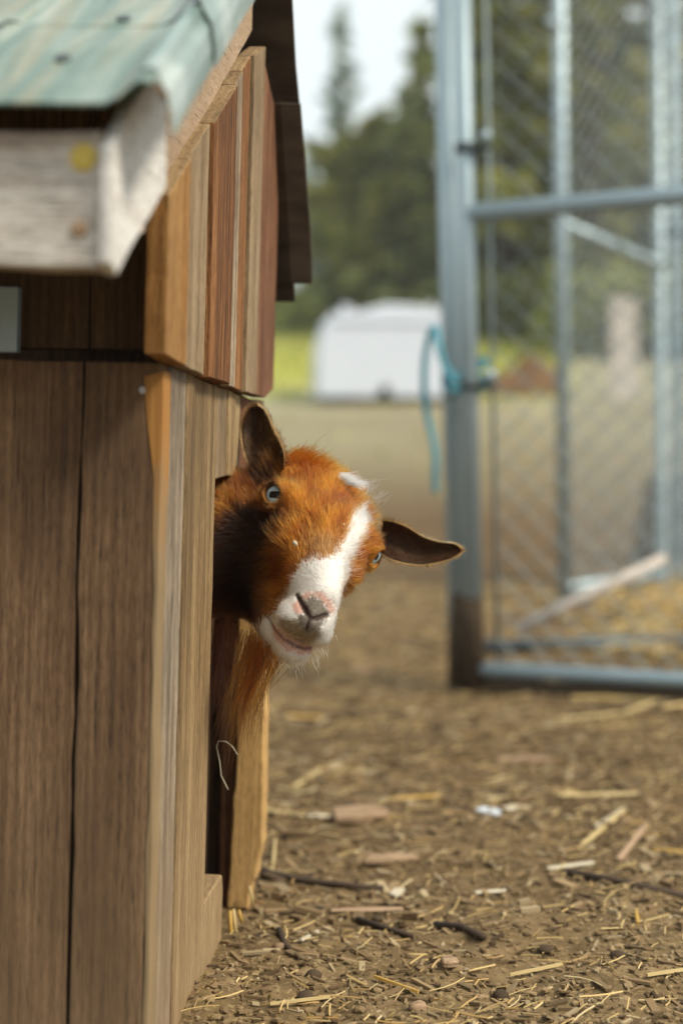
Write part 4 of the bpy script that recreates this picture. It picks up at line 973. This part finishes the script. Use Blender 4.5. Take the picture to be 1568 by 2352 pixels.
# ears: short dense hair, paler on the rims
P, Nn = sample(GP['near'], lambda p: np.ones(len(p)), True); L = w2h(P)
rim = np.ones(len(P)); inner = Nn[:, 1] < -.2
base = np.array([at(620, 1085, 1.28), at(885, 1240, 1.26)]); side = (w2px(P)[:, 0] > 780).astype(int)
Dw = unit(P - base[side]); Dw += noise3(P, 60.) * .4; Dw = unit(Dw - Nn * (Dw * Nn).sum(1)[:, None])
c0 = np.where(inner[:, None], np.array([.050, .020, .0055]), np.array([.30, .12, .03])) * (np.exp(nr.normal(0, .55, len(P))) * (1 + .9 * np.array([mnoise.noise(Vector(p) * 90) for p in P])).clip(.3, 2.))[:, None]
ln = np.where(inner, .0056, .0030) * np.exp(nr.normal(0, .25, len(P)))
strands(P, Dw, Nn, ln, np.radians(np.where(inner, 16, 30) + nr.normal(0, 6, len(P))), np.zeros(len(P)), np.full(len(P), GP['hr'] * .8), c0)
def clump(roots, nrm, n, ln, d0, spread, colf, rad, sag=.02, curl=.12, lift=20):
    k = nr.integers(0, len(roots), n); P = roots[k] + nr.normal(0, spread, (n, 3)); Nq = nrm[k]
    D = unit(np.tile(d0, (n, 1)) + nr.normal(0, .16, (n, 3)))
    strands(P, D, Nq, ln * np.exp(nr.normal(0, .25, n)), np.radians(np.abs(nr.normal(lift, 8, n))), np.full(n, sag), np.full(n, rad), colf(n), curl)
# white tuft standing off the poll
r0 = np.array([at(x, y, 1.255) for x, y in ((780, 1092), (786, 1098), (793, 1104), (802, 1108), (812, 1111))])
clump(r0, np.tile([0, -.4, .9], (5, 1)), 360, .0115, np.array([.98, .0, -.10]), .0013, lambda n: np.clip(.68 + nr.normal(0, .05, (n, 1)), .5, .8) * np.array([1, .985, .96]), GP['hr'], .0, .05, 3)
r0 = np.array([at(x, y, 1.250) for x, y in ((850, 1128), (862, 1140), (868, 1150), (840, 1124))])
clump(r0, np.tile([0, -.4, .9], (4, 1)), 70, .007, np.array([.7, -.1, .5]), .003, lambda n: np.clip(.74 + nr.normal(0, .06, (n, 1)), .5, .86) * np.array([1, .97, .92]), GP['hr'] * .8, .0, .16, 20)
# fringe along the ear rims, rim light painted into its colour
for A_, B_, o_ in ((eR, None, -1), (eL, None, 1)):
    ev = A_[0][:26 * 13].reshape(26, 13, 3)
    for jj, sg in ((0, -1), (12, 1)):
        n = 900; k = nr.random(n) * 24.99; i0 = k.astype(int); fr = (k - i0)[:, None]; P = ev[i0, jj] * (1 - fr) + ev[i0 + 1, jj] * fr
        al = unit(ev[i0 + 1, jj] - ev[i0, jj]); out_ = unit(ev[i0, jj] - ev[i0, 6]); D = unit(out_ * .6 + al * .9 + nr.normal(0, .18, (n, 3)))
        rim_light = 1.0 if not (o_ < 0 and sg < 0) else .45
        c_ = np.array([.46, .24, .085]) * rim_light * np.exp(nr.normal(0, .3, (n, 1)))
        strands(P, D, np.tile([0, -1., 0], (n, 1)), .0027 * np.exp(nr.normal(0, .3, n)), np.radians(np.abs(nr.normal(22, 12, n))), np.zeros(n), np.full(n, GP['hr'] * .8), c_)
# rust crest
r0 = np.array([at(x, y, 1.262) for x, y in ((664, 1056), (682, 1050), (700, 1052), (720, 1064), (740, 1076))])
clump(r0, np.tile([0, -.3, .95], (5, 1)), 700, .011, np.array([.75, 0, .35]), .003, lambda n: np.array([.24, .065, .008]) * np.exp(nr.normal(0, .35, (n, 1))), GP['hr'], .0, .16, 24)
# whiskers
r0 = h2w([(14, -82, 88), (-6, -88, 88), (4, -90, 86), (18, -74, 92), (-18, -84, 70), (10, -92, 76)])
clump(r0, np.tile([.2, -.6, -.6], (6, 1)), 120, .0095, np.array([.25, -.5, -.75]), .006, lambda n: np.tile([.82, .78, .68], (n, 1)), GP['hr'] * .7, .0, .1, 10)
lv = HW @ EYE_D[-1]; r0 = np.array([h2w(EYE_C[-1] + EYE_D[-1] * 9.5) + (HW @ np.array([0, 1., 0])) * .0085 + (HW @ np.array([0, -.3, 1.])) * q * .001 for q in (-8, -5, -2, 1, 4, 7)])
clump(r0, np.tile(lv, (6, 1)), 36, .005, np.array([-.45, -.5, .1]), .0012, lambda n: np.tile([.012, .006, .003], (n, 1)), GP['hr'] * .7, .03, .1, 30)
# beard: locks hanging from chin and throat
jaw = np.array([at(*q) for q in ((648, 1492, 1.190), (632, 1490, 1.195), (616, 1484, 1.200), (602, 1474, 1.205), (588, 1466, 1.212), (572, 1458, 1.220), (556, 1450, 1.228), (538, 1444, 1.238), (518, 1440, 1.250), (498, 1440, 1.262))])
for b_ in range(GP['nlock']):
    i = 8.999 * nr.random() ** 1.35; k0 = int(i); root = jaw[k0] * (1 - i + k0) + jaw[k0 + 1] * (i - k0) + nr.normal(0, .004, 3)
    n = int(nr.integers(8, 20)); ll = .066 + nr.normal(0, .012) + .010 * (i > 5)
    sway = np.array([-.50 * (1 - i / 9.) - .08 + nr.normal(0, .10), nr.normal(0, .05), -1.]); tipd = np.array([-.08 + nr.normal(0, .08), 0, -1.])
    off = nr.normal(0, .0042, (n, 3)); p = root + off; ph = nr.random() * 6; pts = np.zeros((n, 14, 3))
    sp = nr.normal(0, .055, (n, 3)); fly = nr.random(n) < .12; sp[fly] = nr.normal(0, .22, (fly.sum(), 3)); lens = ll * np.clip(nr.normal(1, .2, n), .35, 1.4)
    for k in range(14):
        pts[:, k] = p; t = k / 13
        d = sway * (1 - t) + tipd * t + sp * (.3 + 1.0 * t) - off * 26 * (t < .7) + np.array([math.sin(ph + t * 6) * .09, math.cos(ph + t * 5) * .09, 0])
        p = p + unit(d + nr.normal(0, .035, (n, 3))) * (lens / 13)[:, None]
    base_c = np.array([.125, .034, .0045]) * (1 - .82 * (i > 5.)) * np.exp(nr.normal(0, .35)); cc = base_c * np.exp(nr.normal(0, .3, (n, 1)))  # sunlit right side painted into the lock colour, left locks darkened
    if nr.random() < .3 and i < 5.5: cc = cc * np.array([2.6, 3.2, 3.6])
    STR.append((pts, np.full(n, GP['hr'] * 1.05), np.clip(cc, .003, .8)))
cnts = []; pos = []; rad = []; cl_ = []
for pts, r, c in STR:
    n, k, _ = pts.shape; cnts += [k] * n; pos.append(pts.reshape(-1, 3)); t = np.linspace(0, 1, k)
    rad.append((r[:, None] * (1 - .82 * t ** 1.5)[None]).ravel()); cl_.append(c)
hc = bpy.data.hair_curves.new('fur'); hc.add_curves(cnts)
hc.position_data.foreach_set('vector', np.concatenate(pos).astype(f32).ravel())
ra = hc.attributes.get('radius') or hc.attributes.new('radius', 'FLOAT', 'POINT'); ra.data.foreach_set('value', np.concatenate(rad).astype(f32))
ca = hc.attributes.new('coat', 'FLOAT_COLOR', 'CURVE'); cc = np.concatenate(cl_); ca.data.foreach_set('color', np.c_[cc, np.ones(len(cc))].astype(f32).ravel())
m = N('goat_fur'); at_ = m.n('ShaderNodeAttribute', attribute_name='coat'); hi_ = m.n('ShaderNodeHairInfo')
hb = m.n('ShaderNodeBsdfHairPrincipled', {'Color': at_.outputs['Color'], 'Roughness': .42, 'Radial Roughness': .65, 'Coat': 0.0, 'IOR': 1.32}, parametrization='COLOR')
m.t.links.new(hb.outputs[0], m.out.inputs['Surface'])
hc.materials.append(m.m)
fur = link(bpy.data.objects.new('fur', hc), goat); tag(fur, kind='stuff')
print('fur strands', len(cnts), 'goat verts', len(GV))
# ------------------------------------------------------------------ litter on the yard
def gz(x, y): return terrain(x, y) + bumps(x, y)
r_ = np.random.default_rng(21)
def scatter(n, y0, y1, pw=1.6):
    o = []
    while len(o) < n:
        y = y0 + (y1 - y0) * r_.random() ** pw; x = ((r_.random() - .5) * 2300) / FPX * y
        l = _R.T @ (np.array([x, y, 0]) - SB)
        if y < 1.0 or l[0] < .004 and -.03 < l[1] < .45: continue
        o.append((x, y))
    return o
# soil crumbs
V = []; F = []
ico = bmesh.new(); bmesh.ops.create_icosphere(ico, subdivisions=1, radius=1); iv = [v.co.copy() for v in ico.verts]; jf = [[v.index for v in f.verts] for f in ico.faces]; ico.free()
for x, y in scatter(15000, 1.0, 4.2, 2.0):
    s = .0009 + .0036 * r_.random() ** 4; b = len(V); e = r_.normal(1, .3, 3); rot = Matrix.Rotation(r_.random() * 6, 3, 'Z'); z = gz(x, y) + s * .2
    for v in iv: q = rot @ Vector((v.x * e[0], v.y * e[1], v.z * .6)); V.append((x + q.x * s * (1 + .25 * r_.normal()), y + q.y * s, z + q.z * s))
    F += [[b + k for k in f] for f in jf]
o = mesh_obj('soil_crumbs', V, F, M_CLOD); tag(o, kind='stuff')
# small wood chips and bark flakes
V = []; F = []
mbq = MB()
for x, y in scatter(13500, 1.0, 6.0, 1.6):
    l = .002 + .011 * r_.random() ** 3.0; w_ = .0008 + l * (.06 + .22 * r_.random() ** 2); h = .0005 + .0009 * r_.random(); a = r_.random() * 6.28; ti = r_.normal(0, .22); z = gz(x, y) + h
    ca_, sa = math.cos(a), math.sin(a); c = []
    for zz in (-h, h):
        for u, v in ((-l, -w_), (l, -w_ * .7), (l * .85, w_), (-l * .9, w_ * .8)): c.append((x + u * ca_ - v * sa, y + u * sa + v * ca_, z + zz + u * ti))
    mbq.hexa(c)
for x, y in scatter(3700, 1.35, 5.5, 1.2):
    l = (.004 + .011 * r_.random() ** 2.2) * (.6 + .25 * y); w_ = l * (.18 + .4 * r_.random()); h = .001 + .0022 * r_.random(); a = r_.normal(0, .8); ti = r_.normal(0, .2); z = gz(x, y) + h
    ca_, sa = math.cos(a), math.sin(a); c = []
    for zz in (-h, h):
        for u, v in ((-l, -w_), (l, -w_ * .7), (l * .85, w_), (-l * .9, w_ * .8)): c.append((x + u * ca_ - v * sa, y + u * sa + v * ca_, z + zz + u * ti))
    mbq.hexa(c)
o = mbq.build('bark_flakes', M_CHIPS); tag(o, kind='stuff')
def straw_pts(x, y, l, a, bend, lift=.3):
    pts = []; z0_ = max(gz(x, y), .5 * (gz(x + math.cos(a) * l * .5, y + math.sin(a) * l * .5) + gz(x - math.cos(a) * l * .5, y - math.sin(a) * l * .5)))
    for k in range(4):
        t = k / 3 - .5; px, py = x + math.cos(a) * l * t - math.sin(a) * bend * t * t, y + math.sin(a) * l * t + math.cos(a) * bend * t * t; pts.append(Vector((px, py, z0_ + .0016 + lift * .006 * (t + .5))))
    return pts
mbq = MB()
for x, y in scatter(6800, 1.0, 6.0, 1.1):
    l = (.005 + .036 * r_.random() ** 3.2) * (1 + .5 * max(0, y - 1.3)); mbq.tube(straw_pts(x, y, l, r_.normal(0, .9), r_.normal(0, l * .28), r_.random()), .00035 + .0006 * r_.random() + .00025 * max(0, y - 1.6), 3)
o = mbq.build('straw_litter', M_STRAW); tag(o, kind='stuff')
# yellow bedding by the fence on the right
mbq = MB()
for k in range(2600):
    y = 4.9 + r_.normal(0, .75); x = .235 * y + abs(r_.normal(0, .5)) - .12 + r_.normal(0, .12); l = .05 + .12 * r_.random(); pts = straw_pts(x, y, l, r_.random() * 3.14, r_.normal(0, l * .5)); dz = .03 * r_.random()
    mbq.tube([p + Vector((0, 0, dz)) for p in pts], .0035, 3)
o = mbq.build('straw_bedding', M_STRAW); tag(o, kind='stuff')
# individual pieces that can be picked out
def along(px0, py0, px1, py1, lift=.003, sag=.0):
    a, b = ground_at(px0, py0), ground_at(px1, py1); P = []
    for k in range(5):
        t = k / 4; p = a.lerp(b, t); P.append(Vector((p.x, p.y, gz(a.x, a.y) * (1 - t) + gz(b.x, b.y) * t + lift + sag * math.sin(math.pi * t))))
    return P
def strawmat(c, n): return plain(n, tuple(q * .75 for q in c), c, 60, .6, .35, .2, .001)
S1 = strawmat((.48, .36, .16), 'pale_straw'); S2 = strawmat((.46, .28, .06), 'golden_straw'); S3 = strawmat((.50, .44, .32), 'white_straw'); S4 = strawmat((.38, .25, .15), 'pinkish_splint')
def flat_stalk(name, P, w_, h, mat, label, cat, group):
    V = []; F = []; n = len(P)
    for i, p in enumerate(P):
        t = (P[min(i+1, n-1)] - P[max(i-1, 0)]).normalized(); s = t.cross(Vector((0, 0, 1))).normalized(); k = (.8 if i in (0, n-1) else 1) * (1 + .15 * r_.normal())
        V += [p - s*w_*k, p + s*w_*k, p + s*w_*k*.6 + Vector((0, 0, h)), p - s*w_*k*.6 + Vector((0, 0, h))]
    for i in range(n - 1):
        for q in range(4): F.append((i*4+q, i*4+(q+1) % 4, (i+1)*4+(q+1) % 4, (i+1)*4+q))
    F += [(3, 2, 1, 0), tuple(len(V)-4+k for k in range(4))]
    o = mesh_obj(name, V, F, mat); tag(o, label, cat, group); return o
GS = 'straws strewn on the yard'
for a, w_, mt, lb in (
    ((1282, 1846, 1472, 1842), .0045, S1, 'long flat pale straw lying level near the right side of the yard'),
    ((1366, 1912, 1432, 1872), .003, S3, 'short whitish straw slanting above the longest slanted straw'),
    ((1334, 1952, 1436, 1872), .0034, S1, 'long tan straw slanting up to the right at mid right'),
    ((1418, 1988, 1488, 1896), .0038, S4, 'pinkish splint slanting steeply right of the tan slanted straw'),
    ((1500, 1948, 1575, 1960), .0045, S2, 'golden straw cut off by the right picture edge'),
    ((1256, 2006, 1362, 1996), .0034, S3, 'whitish level straw below the slanted straws'),
    ((1460, 2110, 1464, 2140), .0022, S2, 'tiny upright golden straw low on the right'),
    ((1276, 1662, 1440, 1646), .0075, S1, 'long pale straw lying in front of the gate foot'),
    ((1430, 1650, 1562, 1590), .0075, S1, 'tan straw slanting up from the pale straw at the gate foot'),
    ((655, 1660, 740, 1656), .008, S2, 'orange straw behind the goat beard'),
    ((672, 1820, 736, 1770), .004, S1, 'yellow straw slanting just right of the tan jamb'),
    ((640, 1812, 690, 1826), .004, S1, 'pale level straw beside the tan jamb'),
    ((606, 1882, 700, 1894), .0045, S1, 'pale straw touching the edge of the tan jamb'),
    ((706, 1894, 756, 1890), .0042, S3, 'white straw beside the brown bark slab'),
    ((760, 2092, 925, 2084), .0034, S4, 'long pinkish splint lying level in the middle of the yard'),
    ((1484, 2265, 1575, 2250), .0018, S1, 'thin straw near the lower right corner'),
    ((1170, 2242, 1290, 2226), .0016, S1, 'thin straw lying level low in the middle right'),
    ((620, 2318, 770, 2300), .0014, S1, 'thin straw low beside the house corner'),
    ((860, 2262, 960, 2290), .0016, S2, 'thin golden straw low in the middle'),
    ((625, 2010, 632, 1932), .0022, S1, 'upright straw just right of the jamb foot'),
    ((898, 1850, 1010, 1830), .004, S2, 'golden straw in the middle of the yard'),
    ((690, 2180, 730, 2150), .002, S3, 'small whitish straw right of the sill'),
    ((1090, 2060, 1160, 2052), .0028, S3, 'pale straw right of the white feather')):
    flat_stalk('straw', along(*a), w_, .0022, mt, lb, 'straw', GS)
for pts, r0, lb in (([(600, 2002), (690, 2018), (780, 2032), (880, 2040)], .0040, 'long dark twig lying level right of the jamb foot'), ([(820, 2098), (880, 2116), (948, 2146)], .0030, 'dark twig slanting down below the pinkish splint'), ([(1000, 2122), (1060, 2146), (1110, 2176)], .0042, 'short dark twig in the lower middle'), ([(1300, 2016), (1400, 2042), (1575, 2066)], .0045, 'long brown twig running off the right side'), ([(640, 2140), (656, 2185), (670, 2196)], .003, 'small bent twig beside the hanging straws')):
    P = [];
    for px, py in pts: g = ground_at(px, py); P.append(Vector((g.x, g.y, gz(g.x, g.y) + r0 * .8)))
    mb = MB(); mb.tube(P, [r0 * (1 - .25 * i / len(P)) for i in range(len(P))], 7)
    if len(P) > 3: mb.tube([P[1], P[1] + Vector((.012, .012, .004))], r0 * .5, 5)
    o = mb.build('twig', M_TWIG, None, True); tag(o, lb, 'twig', 'twigs on the yard')
def chip(px0, py0, px1, py1, w_, h, mat, name, lb, cat, grp=None):
    a, b = ground_at(px0, py0), ground_at(px1, py1); c = (a + b) / 2; ang = math.atan2(b.y - a.y, b.x - a.x); L2 = (b - a).length / 2; bm = bmesh.new()
    pl = [(-L2, -w_*.7), (-L2*.4, -w_), (L2*.8, -w_*.8), (L2, w_*.1), (L2*.5, w_), (-L2*.7, w_*.8)]; vs = [bm.verts.new((x, y, 0)) for x, y in pl]; f = bm.faces.new(vs)
    ex = bmesh.ops.extrude_face_region(bm, geom=[f]); bmesh.ops.translate(bm, verts=[v for v in ex['geom'] if isinstance(v, bmesh.types.BMVert)], vec=(0, 0, h)); bmesh.ops.bevel(bm, geom=list(bm.edges), offset=h * .2, segments=1, affect='EDGES')
    o = bm_obj(name, bm, mat); o.location = (c.x, c.y, gz(c.x, c.y) + .002); o.rotation_euler = (.12, .05, ang); tag(o, lb, cat, grp); return o
chip(755, 1905, 892, 1888, .022, .010, W_CHIP, 'bark_slab', 'tan bark slab lying on the yard right of the jamb', 'bark')
for a, w_, lb in (((830, 1992, 965, 1978), .010, 'brown bark piece below the bark slab'), ((1130, 1745, 1280, 1735), .012, 'brown bark piece far out in front of the gate'), ((800, 1540, 860, 1536), .014, 'small brown bark piece out beyond the goat'), ((1010, 2240, 1050, 2236), .008, 'small bark lump low in the middle')):
    chip(*a, w_, .006, W_CHIP, 'bark_slab', lb, 'bark', 'bark pieces')
M_FEA = strawmat((.55, .58, .62), 'feather_white'); chip(1096, 1884, 1150, 1892, .010, .004, M_FEA, 'feather', 'small bluish white feather lying on the yard', 'feather'); chip(1146, 1880, 1190, 1860, .006, .004, S3, 'feather', 'creamy feather right of the bluish one', 'feather')
chip(900, 2052, 922, 2030, .006, .003, S3, 'feather', 'tiny pale fleck of down in the middle of the yard', 'feather')
r3 = np.random.default_rng(77)
for (px, py, s), lb in zip(((640, 2185, .006), (720, 2250, .007), (866, 2098, .006), (1250, 2190, .007), (740, 2085, .005), (1150, 2290, .007), (960, 2330, .008), (700, 2300, .008), (1420, 2210, .008)), ('by the hanging straws', 'low near the house corner', 'under the pinkish splint', 'low at the right of the middle', 'beside the long dark twig', 'near the bottom middle', 'at the bottom edge in the middle', 'at the bottom near the house', 'in the lower right')):
    g = ground_at(px, py); bm = bmesh.new(); bmesh.ops.create_icosphere(bm, subdivisions=2, radius=s)
    for v in bm.verts: v.co *= 1 + .22 * mnoise.noise(v.co * 160 + Vector((px, 0, 0))); v.co.z *= .65
    o = bm_obj('pebble', bm, M_MUD if r3.random() < .6 else W_CHIP, None, True); o.location = (g.x, g.y, gz(g.x, g.y) + s * .3); tag(o, 'small dark clod ' + lb, 'clod', 'clods on the yard')
# straws hanging from the sill, and one caught in the beard
def hang(pts, y, r0, mat, lb):
    P = [at(px, py, y) for px, py in pts]; mb = MB(); mb.tube(P, r0, 5); o = mb.build('straw', mat, None, True); tag(o, lb, 'straw', GS)
hang([(546, 1734), (533, 1714), (518, 1703), (502, 1702), (497, 1714), (505, 1752), (508, 1782), (517, 1800), (524, 1814)], 1.245, .00055, S3, 'bent pale straw dangling from the goat beard')
hang([(536, 2088), (540, 2128), (548, 2172)], 1.335, .0018, S1, 'pale straw hanging out at the end of the sill')
hang([(528, 2092), (530, 2140), (533, 2168)], 1.33, .0022, S2, 'golden straw hanging at the end of the sill')
hang([(548, 2090), (556, 2120)], 1.34, .0018, S2, 'short golden straw stub at the sill end')
hang([(548, 2172), (556, 2205), (566, 2246)], 1.285, .0012, S1, 'thin straw trailing from the hanging one down to the dirt')
hang([(572, 2035), (578, 2060), (582, 2084)], 1.395, .0014, S1, 'straw leaning on the foot of the tan jamb')
# crumb of seed stuck on the goat's cheek
L0 = h2w(hit(678, 1247, -1.5)); bm = bmesh.new(); bmesh.ops.create_icosphere(bm, subdivisions=2, radius=.0019)
for v in bm.verts: v.co.x *= 1.5
o = bm_obj('seed', bm, S3, None, True); o.location = Vector(L0) + Vector((0, -.006, .0)); o.rotation_euler = (0, .9, 0); tag(o, 'tiny white seed stuck in the fur of the goat face', 'seed')
print('tris', sum(len(m_.loop_triangles) if not m_.calc_loop_triangles() else 0 for m_ in [o.data for o in scn.objects if o.type == 'MESH']))
# ------------------------------------------------------------------ thin summer haze
mb = MB(); mb.box((-130, -75, -1.5), (130, 150, 23)); hz_ = bpy.data.materials.new('haze_air'); hz_.use_nodes = True; t_ = hz_.node_tree; t_.nodes.clear()
ov = t_.nodes.new('ShaderNodeOutputMaterial'); pv = t_.nodes.new('ShaderNodeVolumePrincipled'); pv.inputs['Color'].default_value = (.93, .96, .97, 1); pv.inputs['Density'].default_value = .0018; t_.links.new(pv.outputs[0], ov.inputs['Volume'])
hz = mb.build('haze', hz_); tag(hz, kind='stuff')
